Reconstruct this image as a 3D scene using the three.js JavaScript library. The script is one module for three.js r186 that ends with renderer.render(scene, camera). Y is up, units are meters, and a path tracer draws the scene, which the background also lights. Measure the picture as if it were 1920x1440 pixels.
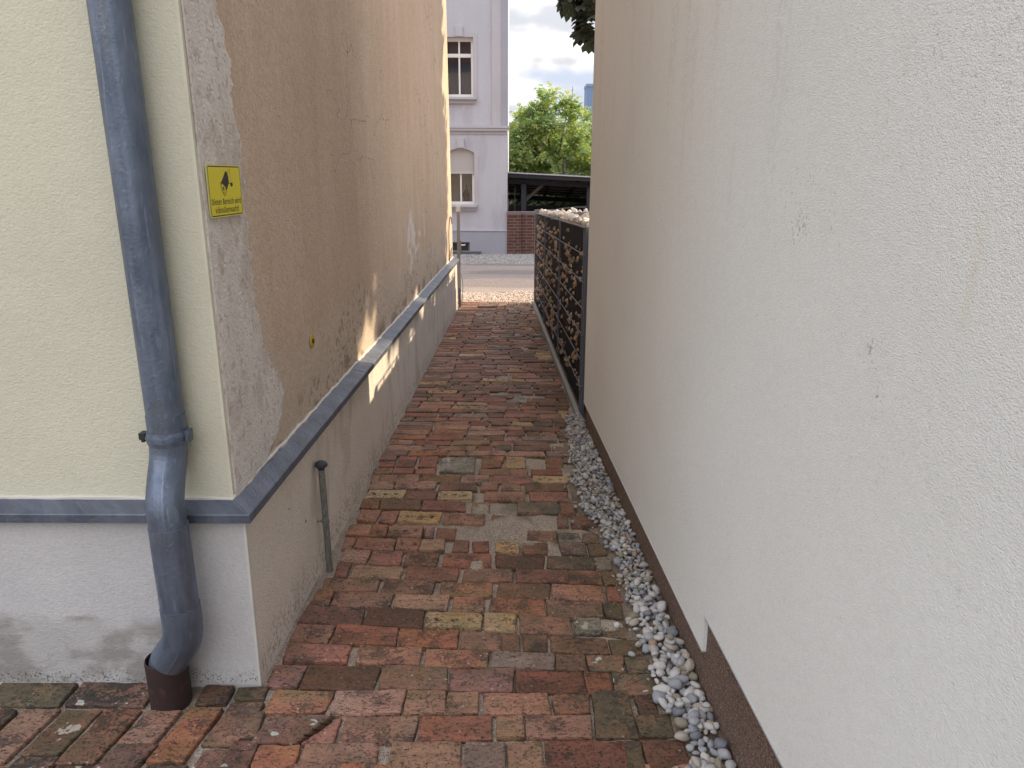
import * as THREE from 'three';
import { mergeGeometries, mergeVertices, toCreasedNormals } from 'three/addons/utils/BufferGeometryUtils.js';

// ------------------------------------------------------------------ camera, sky, sun, exposure
const scene = new THREE.Scene();
const camera = new THREE.PerspectiveCamera(53.77, 4 / 3, 0.05, 900);
camera.position.set(0, 1.65, 0);
camera.rotation.order = 'YXZ';
camera.rotation.set(-15.3 * Math.PI / 180, 0, 0.2 * Math.PI / 180);
const renderer = new THREE.WebGLRenderer({ antialias: true });
renderer.toneMapping = THREE.LinearToneMapping;
renderer.toneMappingExposure = 1.65;
renderer.shadowMap.enabled = true;
const SUN_AZ = 49.5 * Math.PI / 180, SUN_EL = 27.5 * Math.PI / 180;
const SUN = new THREE.Vector3(Math.sin(SUN_AZ) * Math.cos(SUN_EL), Math.sin(SUN_EL), -Math.cos(SUN_AZ) * Math.cos(SUN_EL));
const sun = new THREE.DirectionalLight(new THREE.Color(1, 0.80, 0.56), 4.4);
sun.position.copy(SUN).multiplyScalar(60); sun.target.position.set(0, 0, -8);
sun.castShadow = true; sun.shadow.mapSize.set(4096, 4096); sun.shadow.radius = 1.4;
Object.assign(sun.shadow.camera, { left: -25, right: 25, top: 25, bottom: -25, near: 1, far: 160 });
scene.add(sun, sun.target);

// ------------------------------------------------------------------ random numbers and noise
function rng(seed) { let a = seed >>> 0; return () => { a = (a + 0x6d2b79f5) | 0; let t = Math.imul(a ^ (a >>> 15), 1 | a); t = (t + Math.imul(t ^ (t >>> 7), 61 | t)) ^ t; return ((t ^ (t >>> 14)) >>> 0) / 4294967296; }; }
const R0 = rng(7), RT = new Float32Array(65536); for (let i = 0; i < 65536; i++) RT[i] = R0();
const hash = (x, y, s) => RT[(Math.imul(x, 73856093) ^ Math.imul(y, 19349663) ^ Math.imul(s, 83492791)) >>> 7 & 65535];
const mod = (a, n) => ((a % n) + n) % n;
const sm = (t) => t * t * (3 - 2 * t);
function vn(x, y, px, py, s) {                       // periodic value noise
  const xi = Math.floor(x), yi = Math.floor(y), fx = sm(x - xi), fy = sm(y - yi);
  const x0 = mod(xi, px), x1 = mod(xi + 1, px), y0 = mod(yi, py), y1 = mod(yi + 1, py);
  const a = hash(x0, y0, s), b = hash(x1, y0, s), c = hash(x0, y1, s), d = hash(x1, y1, s);
  return a + (b - a) * fx + (c - a) * fy + (a - b - c + d) * fx * fy;
}
function fbm(u, v, pu, pv, o, s, g = 0.5) {          // u, v in 0..1
  let t = 0, w = 0, a = 1;
  for (let i = 0; i < o; i++) { t += a * vn(u * pu, v * pv, pu, pv, s + i * 17); w += a; a *= g; pu *= 2; pv *= 2; }
  return t / w;
}
function wor(u, v, p, q, s) {                        // periodic cell noise: nearest distance and an id
  const x = u * p, y = v * q, xi = Math.floor(x), yi = Math.floor(y); let best = 9, id = 0;
  for (let j = -1; j <= 1; j++) for (let i = -1; i <= 1; i++) {
    const cx = mod(xi + i, p), cy = mod(yi + j, q), h = hash(cx, cy, s), k = hash(cx, cy, s + 5);
    const d = Math.hypot(xi + i + h - x, yi + j + k - y); if (d < best) { best = d; id = hash(cx, cy, s + 9); }
  }
  return [best, id];
}
const lerp = (a, b, t) => a + (b - a) * t, clamp = (x, a = 0, b = 1) => Math.min(b, Math.max(a, x));
const step = (a, b, x) => sm(clamp((x - a) / (b - a)));
const mix = (A, B, t) => [lerp(A[0], B[0], t), lerp(A[1], B[1], t), lerp(A[2], B[2], t)];
const mul = (A, k) => [A[0] * k, A[1] * k, A[2] * k];
const toS = new Uint8Array(4097); for (let i = 0; i <= 4096; i++) { const c = i / 4096; toS[i] = Math.round(255 * (c <= 0.0031308 ? 12.92 * c : 1.055 * Math.pow(c, 1 / 2.4) - 0.055)); }
function tex(w, h, fn, color = true) {               // fn(u, v) gives a linear colour or a number
  const d = new Uint8Array(w * h * 4);
  for (let y = 0, o = 0; y < h; y++) for (let x = 0; x < w; x++, o += 4) {
    const c = fn((x + 0.5) / w, (y + 0.5) / h);
    if (color) { d[o] = toS[Math.round(clamp(c[0]) * 4096)]; d[o + 1] = toS[Math.round(clamp(c[1]) * 4096)]; d[o + 2] = toS[Math.round(clamp(c[2]) * 4096)]; }
    else d[o] = d[o + 1] = d[o + 2] = Math.round(clamp(c) * 255);
    d[o + 3] = 255;
  }
  const t = new THREE.DataTexture(d, w, h, THREE.RGBAFormat);
  if (color) t.colorSpace = THREE.SRGBColorSpace;
  t.wrapS = t.wrapT = THREE.RepeatWrapping; t.magFilter = THREE.LinearFilter; t.minFilter = THREE.LinearMipmapLinearFilter; t.generateMipmaps = true; t.needsUpdate = true;
  return t;
}
const sized = (t, mu, mv, ou = 0, ov = 0) => { const c = t.clone(); c.repeat.set(1 / mu, 1 / mv); c.offset.set(ou, ov); c.needsUpdate = true; return c; };   // a tile of mu by mv metres

// ------------------------------------------------------------------ sky: broken white cloud over pale blue
{
  const w = 2048, h = 1024, d = new Float32Array(w * h * 4);
  const lat = (x, y, z, s) => { const xi = Math.floor(x), yi = Math.floor(y), zi = Math.floor(z), fx = sm(x - xi), fy = sm(y - yi), fz = sm(z - zi);
    const p = (k) => { const q = s + (zi + k) * 131; const a = hash(xi, yi, q), b = hash(xi + 1, yi, q), c = hash(xi, yi + 1, q), e = hash(xi + 1, yi + 1, q); return a + (b - a) * fx + (c - a) * fy + (a - b - c + e) * fx * fy; };
    return lerp(p(0), p(1), fz); };
  const f3 = (x, y, z, o, s) => { let t = 0, a = 1, n = 0; for (let i = 0; i < o; i++) { t += a * lat(x, y, z, s + i * 7); n += a; a *= 0.52; x *= 2.03; y *= 2.03; z *= 2.03; } return t / n; };
  for (let y = 0, o = 0; y < h; y++) for (let x = 0; x < w; x++, o += 4) {
    const el = ((y + 0.5) / h - 0.5) * Math.PI, az = ((x + 0.5) / w - 0.5) * 2 * Math.PI;
    const dx = Math.cos(el) * Math.cos(az), dy = Math.sin(el), dz = Math.cos(el) * Math.sin(az);
    const up = Math.max(0, dy), cosS = dx * SUN.x + dy * SUN.y + dz * SUN.z;
    let c = mix([0.92, 0.97, 1.06], [0.34, 0.52, 0.92], Math.pow(up, 0.5));
    const k = 2.6 / (up + 0.22);                      // clouds lie on a layer, small and flat towards the horizon
    const n = f3(dx * k + 4.3, dy * 9, dz * k + 1.7, 6, 3), m = f3(dx * k * 2.2 + 9, dy * 16 + 3, dz * k * 2.2, 5, 40);
    const cover = step(0.33, 0.52, n);
    const grey = step(0.46, 0.66, m);
    const cl = mix([1.35, 1.30, 1.27], [0.72, 0.745, 0.81], grey);
    c = mix(c, cl, cover * 0.96);
    const g = Math.pow(Math.max(0, cosS), 6) * 0.7;
    c = [c[0] + g, c[1] + g * 0.92, c[2] + g * 0.8];
    c = mul(c, 0.39 + 1.23 * up);
    if (dy < 0) c = [0.2, 0.19, 0.175];
    d[o] = c[0]; d[o + 1] = c[1]; d[o + 2] = c[2]; d[o + 3] = 1;
  }
  const sky = new THREE.DataTexture(d, w, h, THREE.RGBAFormat, THREE.FloatType);
  sky.mapping = THREE.EquirectangularReflectionMapping; sky.magFilter = THREE.LinearFilter; sky.minFilter = THREE.LinearFilter; sky.needsUpdate = true;
  scene.background = sky; scene.environment = sky;
}

// ------------------------------------------------------------------ builders
const names = {};
function numbered(n) { if (!(n in names)) { names[n] = 0; return n; } names[n]++; return n + '_' + String(names[n]).padStart(3, '0'); }
function thing(name, label, category, [x, y, z] = [0, 0, 0], group) {
  const o = new THREE.Group(); o.name = numbered(name); o.position.set(x, y, z); o.userData = { label, category }; if (group) o.userData.group = group; scene.add(o); return o;
}
function setting(name, label) { const o = new THREE.Group(); o.name = name; o.userData = { kind: 'structure', label }; scene.add(o); return o; }
function part(name, geo, mat, parent) {
  const g = Array.isArray(geo) ? (geo.length > 1 ? mergeGeometries(geo.map((q) => { const r = q.index ? q.toNonIndexed() : q.clone(); for (const k of Object.keys(r.attributes)) if (!['position', 'normal', 'uv'].includes(k)) r.deleteAttribute(k); return r; })) : geo[0]) : geo;
  const m = new THREE.Mesh(g, mat); m.name = name; m.castShadow = m.receiveShadow = true; parent.add(m); return m;
}
const V = (x, y, d) => new THREE.Vector3(x, y, -d);   // X to the right, Y up, d metres ahead
function quadsGeo(faces) {                            // faces: [points, uvs], flat polygons (fans)
  const P = [], U = [];
  for (const [p, u] of faces) for (let i = 1; i + 1 < p.length; i++) for (const k of [0, i, i + 1]) { P.push(p[k].x, p[k].y, p[k].z); U.push(u[k][0], u[k][1]); }
  const g = new THREE.BufferGeometry(); g.setAttribute('position', new THREE.Float32BufferAttribute(P, 3)); g.setAttribute('uv', new THREE.Float32BufferAttribute(U, 2)); g.computeVertexNormals(); return g;
}
function prism(pts, y0, y1, lean = 0, leanFrom = 0) { // footprint [X, d]...; side faces have uv in metres from their first corner
  let area = 0; for (let i = 0; i < pts.length; i++) { const a = pts[i], b = pts[(i + 1) % pts.length]; area += a[0] * b[1] - b[0] * a[1]; }
  const L = (p, y) => V(p[0] - lean * (y - leanFrom), y, p[1]);
  const F = [], n = pts.length;
  for (let i = 0; i < n; i++) {
    const a = pts[i], b = pts[(i + 1) % n], l = Math.hypot(a[0] - b[0], a[1] - b[1]);
    const p = [L(a, y0), L(b, y0), L(b, y1), L(a, y1)], u = [[0, y0], [l, y0], [l, y1], [0, y1]];
    F.push(area > 0 ? [p, u] : [p.reverse(), u.reverse()]);
  }
  const top = pts.map((p) => L(p, y1)), bot = pts.map((p) => L(p, y0)), uv = pts.map((p) => [p[0], p[1]]);
  F.push(area > 0 ? [top, uv] : [top.slice().reverse(), uv.slice().reverse()], area > 0 ? [bot.slice().reverse(), uv.slice().reverse()] : [bot, uv]);
  return quadsGeo(F);
}
const box = (x0, x1, y0, y1, d0, d1) => prism([[x0, d0], [x1, d0], [x1, d1], [x0, d1]], y0, y1);
function loft(A, B) {                                 // closed sections of equal length, with caps
  const F = [], n = A.length; let run = 0; const l = A[0].distanceTo(B[0]);
  for (let i = 0; i < n; i++) { const j = (i + 1) % n, w = A[i].distanceTo(A[j]); F.push([[A[i], A[j], B[j], B[i]], [[0, run], [0, run + w], [l, run + w], [l, run]]]); run += w; }
  F.push([A.slice().reverse(), A.map((p) => [p.x + p.z, p.y]).reverse()], [B, B.map((p) => [p.x + p.z, p.y])]);
  return quadsGeo(F);
}
function tube(points, radius, seg = 40, rad = 24, closed = false) {   // radius: number or f(t); uv in metres
  const c = points.length > 2 ? new THREE.CatmullRomCurve3(points, closed, 'centripetal') : new THREE.LineCurve3(points[0], points[1]);
  const fr = c.computeFrenetFrames(seg, closed), P = [], U = [], I = [], len = c.getLength();
  for (let i = 0; i <= seg; i++) {
    const t = i / seg, p = c.getPointAt(t), r = typeof radius === 'function' ? radius(t) : radius;
    for (let j = 0; j <= rad; j++) { const a = j / rad * Math.PI * 2, n = fr.normals[i], b = fr.binormals[i], q = p.clone().addScaledVector(n, Math.cos(a) * r).addScaledVector(b, Math.sin(a) * r); P.push(q.x, q.y, q.z); U.push(j / rad * Math.PI * 2 * 0.055, t * len); }
  }
  for (let i = 0; i < seg; i++) for (let j = 0; j < rad; j++) { const a = i * (rad + 1) + j, b = a + rad + 1; I.push(a, b, a + 1, b, b + 1, a + 1); }
  for (const e of [0, seg]) { const k = P.length / 3, p = c.getPointAt(e / seg); P.push(p.x, p.y, p.z); U.push(0, 0); for (let j = 0; j < rad; j++) { const a = e * (rad + 1) + j; e ? I.push(a, a + 1, k) : I.push(a + 1, a, k); } }
  const g = new THREE.BufferGeometry(); g.setAttribute('position', new THREE.Float32BufferAttribute(P, 3)); g.setAttribute('uv', new THREE.Float32BufferAttribute(U, 2)); g.setIndex(I);
  return toCreasedNormals(g, 0.9);
}
function lathe(prof, at, seg = 28) { const g = new THREE.LatheGeometry(prof.map(([r, y]) => new THREE.Vector2(r, y)), seg); g.translate(at.x, at.y, at.z); return toCreasedNormals(g, 0.7); }
function stone(r, seed, sx = 1, sy = 1, sz = 1, detail = 1, jag = 0.25, flat = false) {
  let g = new THREE.IcosahedronGeometry(1, detail); g.deleteAttribute('normal'); g.deleteAttribute('uv'); g = mergeVertices(g, 1e-4);
  const p = g.attributes.position, v = new THREE.Vector3(), q = rng(seed), ph = [q() * 6, q() * 6, q() * 6, q() * 6];
  const planes = []; for (let i = 0; i < 5; i++) planes.push([new THREE.Vector3(q() - 0.5, q() - 0.5, q() - 0.5).normalize(), 0.62 + q() * 0.3]);
  const uv = [];
  for (let i = 0; i < p.count; i++) {
    v.fromBufferAttribute(p, i);
    let k = 1 + jag * 0.5 * (Math.sin(v.x * 2.3 + ph[0]) * Math.cos(v.y * 2.1 + ph[1]) + Math.sin(v.z * 2.7 + ph[2])) + (q() - 0.5) * jag * 0.35;
    for (const [n, dd] of planes) { const e = v.dot(n) * k - dd; if (e > 0 && jag > 0.15) v.addScaledVector(n, -e * (flat ? 0.95 : 0.6) / k); }
    v.multiplyScalar(k); v.set(v.x * sx, v.y * sy, v.z * sz).multiplyScalar(r); p.setXYZ(i, v.x, v.y, v.z); uv.push(v.x * 3 + ph[3], v.z * 3 + v.y);
  }
  g.setAttribute('uv', new THREE.Float32BufferAttribute(uv, 2));
  if (flat) return toCreasedNormals(g, 0.45);
  g.computeVertexNormals(); return g;
}
const mat = (o) => new THREE.MeshStandardMaterial({ roughness: 0.9, ...o });
const rgb = (r, g, b) => new THREE.Color().setRGB(r, g, b);

// ------------------------------------------------------------------ shared textures
const grainBump = tex(1024, 1024, (u, v) => { const a = fbm(u, v, 130, 190, 3, 11, 0.6), [w] = wor(u, v, 150, 190, 21); return 0.25 + a * 0.55 + (0.6 - w) * 0.3 + (fbm(u, v, 14, 14, 3, 5) - 0.5) * 0.35; }, false);
const roughBump = tex(1024, 1024, (u, v) => clamp(fbm(u, v, 130, 170, 3, 31, 0.62) * 0.65 + fbm(u, v, 7, 5, 4, 33) * 0.4 - 0.35 * step(0.68, 0.76, fbm(u, v, 110, 90, 2, 35))), false);
const toneMap = tex(512, 512, (u, v) => { const k = 0.93 + 0.09 * (fbm(u, v, 3, 3, 4, 61) - 0.5) * 2 + 0.06 * (fbm(u, v, 90, 90, 2, 65) - 0.5); return [k, k, k]; });
const zincMap = tex(512, 1024, (u, v) => { const n = fbm(u, v, 6, 10, 5, 71, 0.6), s = fbm(u, v, 22, 3, 4, 75), sc = step(0.74, 0.8, fbm(u, v, 50, 14, 3, 79)); let c = mix([0.17, 0.195, 0.235], [0.40, 0.43, 0.48], clamp((n - 0.5) * 1.0 + (s - 0.5) * 0.55 + 0.5)); c = mix(c, [0.30, 0.28, 0.26], step(0.6, 0.75, fbm(u, v, 12, 4, 4, 83)) * 0.5); return mix(c, [0.55, 0.57, 0.6], sc * 0.35); });
const zincRough = tex(512, 512, (u, v) => 0.42 + 0.3 * fbm(u, v, 8, 8, 5, 91, 0.6), false);
const sandMap = tex(1024, 1024, (u, v) => { const n = fbm(u, v, 5, 5, 4, 101), g = fbm(u, v, 200, 200, 2, 105), [w, id] = wor(u, v, 110, 110, 109); let c = mix([0.25, 0.20, 0.15], [0.45, 0.37, 0.29], clamp(n * 0.8 + (g - 0.5) * 0.9)); if (w < 0.3) c = mix(c, id > 0.5 ? [0.5, 0.46, 0.41] : [0.1, 0.08, 0.07], 0.75); return mix(c, [0.12, 0.11, 0.07], step(0.56, 0.72, fbm(u, v, 4, 4, 5, 113)) * 0.6); });
const sandBump = tex(512, 512, (u, v) => { const [w] = wor(u, v, 60, 60, 121); return 0.5 * fbm(u, v, 40, 40, 4, 123) + 0.5 * (1 - w); }, false);
const stoneMap = tex(512, 512, (u, v) => { const n = fbm(u, v, 6, 6, 5, 131, 0.6), l = step(0.62, 0.66, fbm(u, v, 3, 14, 4, 137)); const k = 0.72 + n * 0.5 - l * 0.2; return [k, k, k]; });

// brick faces: worn, pitted, patchily mossed
function brickTex(s, A, B, C, o = {}) {
  const { moss = 0, black = 0, lich = 0, pits = 1, own = 0.28 } = o, film = [0.265, 0.135, 0.092];   // a film of dirt common to all
  [A, B, C] = [A, B, C].map((q) => { const m = mix(q, film, own); return [m[0] * 1.03, m[1] * 1.02, m[2] * 0.98]; });
  return tex(512, 512, (u, v) => {
    const n = fbm(u, v, 5, 6, 5, s, 0.55), m = fbm(u, v, 4, 4, 4, s + 31), st = fbm(u, v, 10, 60, 3, s + 47), g = fbm(u, v, 128, 128, 2, s + 53);
    let c = mix(A, B, step(0.35, 0.65, n)); c = mix(c, C, step(0.5, 0.68, m) * 0.8);
    c = mul(c, 0.66 + 0.42 * st + 0.42 * (g - 0.3)); c = mix(c, mul([c[0] * 0.9 + 0.02, c[1], c[2]], 0.55), step(0.5, 0.75, fbm(u, v, 3, 4, 5, s + 59, 0.6)) * 0.6);
    const pt = step(0.66, 0.73, fbm(u, v, 52, 78, 3, s + 61)) * pits; c = mix(c, mul(c, 0.2), pt * 0.9);
    c = mix(c, [c[0] * 0.72, c[1] * 0.84, c[2] * 0.62], step(0.48, 0.7, fbm(u, v, 4, 5, 4, s + 67)) * 0.55);
    const dk = 0.62 * fbm(u, v, 6, 6, 4, s + 71, 0.6) + 0.38 * fbm(u, v, 60, 70, 3, s + 75, 0.7), bl = 0.18 + 0.82 * black; c = mix(c, [0.03, 0.026, 0.022], step(0.60 - 0.13 * bl, 0.68 - 0.12 * bl, dk) * Math.min(0.9, 0.55 + 0.4 * bl));
    const ms = fbm(u, v, 7, 7, 6, s + 83, 0.74); c = mix(c, mix([0.06, 0.058, 0.03], [0.125, 0.105, 0.06], g), step(0.62 - 0.26 * moss, 0.74 - 0.22 * moss, ms) * (0.15 + 0.75 * moss));
    if (lich) { const l = fbm(u, v, 9, 9, 4, s + 97, 0.6); c = mix(c, [0.5, 0.5, 0.44], step(0.74 - 0.08 * lich, 0.77 - 0.08 * lich, l) * 0.8); }
    const [w, id] = wor(u, v, 22, 22, s + 101); if (id > 0.975 && w < 0.2) c = mix(c, [0.42, 0.38, 0.32], 0.6);
    return c;
  });
}
const brickBump = tex(512, 512, (u, v) => clamp(0.75 + 0.4 * (fbm(u, v, 10, 14, 5, 151, 0.6) - 0.5) - 0.6 * step(0.64, 0.74, fbm(u, v, 52, 78, 3, 161))), false);
const BT = {
  R: brickTex(1001, [0.36, 0.135, 0.10], [0.29, 0.125, 0.095], [0.25, 0.125, 0.09], { moss: 0.15, black: 0.1 }),
  S: brickTex(1201, [0.41, 0.225, 0.17], [0.34, 0.185, 0.14], [0.33, 0.22, 0.17], { moss: 0.15, black: 0.12 }),
  O: brickTex(1301, [0.41, 0.19, 0.10], [0.35, 0.14, 0.085], [0.27, 0.165, 0.095], { moss: 0.25, black: 0.1 }),
  B: brickTex(1401, [0.21, 0.11, 0.075], [0.25, 0.125, 0.08], [0.14, 0.09, 0.06], { moss: 0.45, black: 0.3 }),
  K: brickTex(1501, [0.20, 0.095, 0.07], [0.11, 0.075, 0.055], [0.25, 0.13, 0.095], { moss: 0.3, black: 1.05, lich: 0.2 }),
  M: brickTex(1601, [0.18, 0.115, 0.075], [0.13, 0.11, 0.06], [0.26, 0.125, 0.085], { moss: 0.68, black: 0.6, lich: 0.2 }),
  T: brickTex(1701, [0.42, 0.255, 0.165], [0.36, 0.215, 0.15], [0.33, 0.20, 0.15], { moss: 0.12, black: 0.05 }),
  P: brickTex(1801, [0.26, 0.12, 0.105], [0.22, 0.125, 0.12], [0.19, 0.10, 0.08], { moss: 0.15, black: 0.25 }),
  G: brickTex(1901, [0.27, 0.215, 0.19], [0.24, 0.17, 0.15], [0.20, 0.165, 0.15], { moss: 0.2, black: 0.2 }),
  C: brickTex(2001, [0.30, 0.28, 0.25], [0.24, 0.23, 0.19], [0.17, 0.16, 0.12], { moss: 0.3, black: 0.3, lich: 0.4, own: 0.1 }),
  Y: brickTex(2101, [0.50, 0.345, 0.175], [0.44, 0.30, 0.165], [0.47, 0.35, 0.22], { moss: 0.2, black: 0.05, own: 0.12 }),
};
const BM = {};
for (const k in BT) BM[k] = ['#ffffff', '#e6e0da', '#f4e8dc', '#c4b8ae'].map((c) => mat({ map: BT[k], bumpMap: brickBump, bumpScale: 0.006, color: new THREE.Color(c), roughness: k === 'M' || k === 'K' ? 0.7 : 0.78 }));

// ------------------------------------------------------------------ ground
const RW = (o, d) => 0.7363 + o - 0.04568 * d;        // plane of the right house
const LP = (o, d) => -0.8849 + o + 0.01769 * d;       // plane of the left plinth
const GB = (o, d) => 0.6834 + o - 0.0374 * d;         // plane of the gabion
{
  const rows = [-400, -60, 17.6, 18.6, 60, 500], ys = [-0.05, -0.05, -0.05, -0.66, -0.66, -0.66], F = [];
  for (let i = 0; i + 1 < rows.length; i++) F.push([[V(-400, ys[i], rows[i]), V(400, ys[i], rows[i]), V(400, ys[i + 1], rows[i + 1]), V(-400, ys[i + 1], rows[i + 1])], [[-400, rows[i]], [400, rows[i]], [400, rows[i + 1]], [-400, rows[i + 1]]]]);
  const g = part('ground', quadsGeo(F), mat({ map: sized(sandMap, 1.7, 1.7), color: rgb(0.62, 0.6, 0.55) }), scene); g.userData = { kind: 'structure', label: 'bare sandy ground under and around the alley' };
}
// unpaved street with a gravel verge on each side
{
  const roadMap = tex(1024, 1024, (u, v) => { const n = fbm(u, v, 3, 16, 5, 201, 0.6), m = fbm(u, v, 2, 5, 4, 207), g = fbm(u, v, 160, 160, 2, 211); let c = mix([0.225, 0.18, 0.155], [0.36, 0.295, 0.255], clamp(n * 1.1 - 0.05)); c = mix(c, [0.165, 0.14, 0.13], step(0.50, 0.64, m) * 0.75); return mul(c, 0.86 + 0.3 * g); });
  const strip = (y, edge0, edge1) => { const F = []; for (let i = 0; i < 60; i++) { const x0 = -30 + i, x1 = x0 + 1, P = [V(x0, y, edge0(x0)), V(x1, y, edge0(x1)), V(x1, y, edge1(x1)), V(x0, y, edge1(x0))]; F.push([P, P.map((p) => [p.x, -p.z])]); } return quadsGeo(F); };
  const wob = (b, s, a) => (x) => b + a * (hash(Math.floor(x), 3, s) - 0.5) + 0.02 * x;
  const e0 = wob(11.2, 5, 0.16), e1 = wob(15.15, 6, 0.3);
  const rd = part('road', strip(-0.012, e0, e1), mat({ map: sized(roadMap, 6, 3), bumpMap: sized(sandBump, 1.2, 1.2), bumpScale: 0.02 }), scene); rd.userData = { kind: 'structure', label: 'unpaved grey street across the end of the alley' };
  const vm = mat({ map: sized(sandMap, 1.1, 1.1), color: rgb(1.0, 0.96, 0.92), bumpMap: sized(sandBump, 0.5, 0.5), bumpScale: 0.02 });
  const pebG = [1, 2, 3].map((s) => stone(1, 300 + s, 1, 0.7, 0.85, 0, 0.3));
  const verge = (label, a, b, n, seed, x0, x1, tint) => {
    const gset = setting('gravel_verge' + (seed > 1 ? '_001' : ''), label), q = rng(seed * 91);
    part('gravel_bed', strip(-0.02, a, b), vm, gset);
    const m = new THREE.InstancedMesh(pebG[seed % 3], mat({ roughness: 0.85 }), n), M = new THREE.Matrix4(), Q = new THREE.Quaternion(), c = new THREE.Color();
    for (let i = 0; i < n; i++) { const x = lerp(x0, x1, q()), d = lerp(a(x), b(x), q()), r = 0.007 + 0.014 * q() * q(); Q.setFromEuler(new THREE.Euler(q() * 0.6, q() * 6.3, q() * 0.6)); M.compose(V(x, -0.02 + r * 0.45, d), Q, new THREE.Vector3(r, r, r)); m.setMatrixAt(i, M); const k = tint * (0.3 + 0.42 * q()); seed === 1 ? c.setRGB(k * 1.02, k * 0.84, k * 0.68) : c.setRGB(k * 1.02, k * 0.97, k * 0.92); m.setColorAt(i, c); }
    m.name = 'gravel'; m.userData = { kind: 'stuff' }; m.castShadow = m.receiveShadow = true; gset.add(m);
  };
  verge('pale sunlit gravel strip between the brick path and the street', wob(10.28, 9, 0.0), (x) => e0(x) + 0.12, 16000, 1, -2.5, 2.5, 1.15);
  verge('grey gravel strip at the foot of the house across the street', e1, wob(17.2, 12, 0.0), 24000, 2, -2.2, 2.2, 0.62);
}

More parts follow.
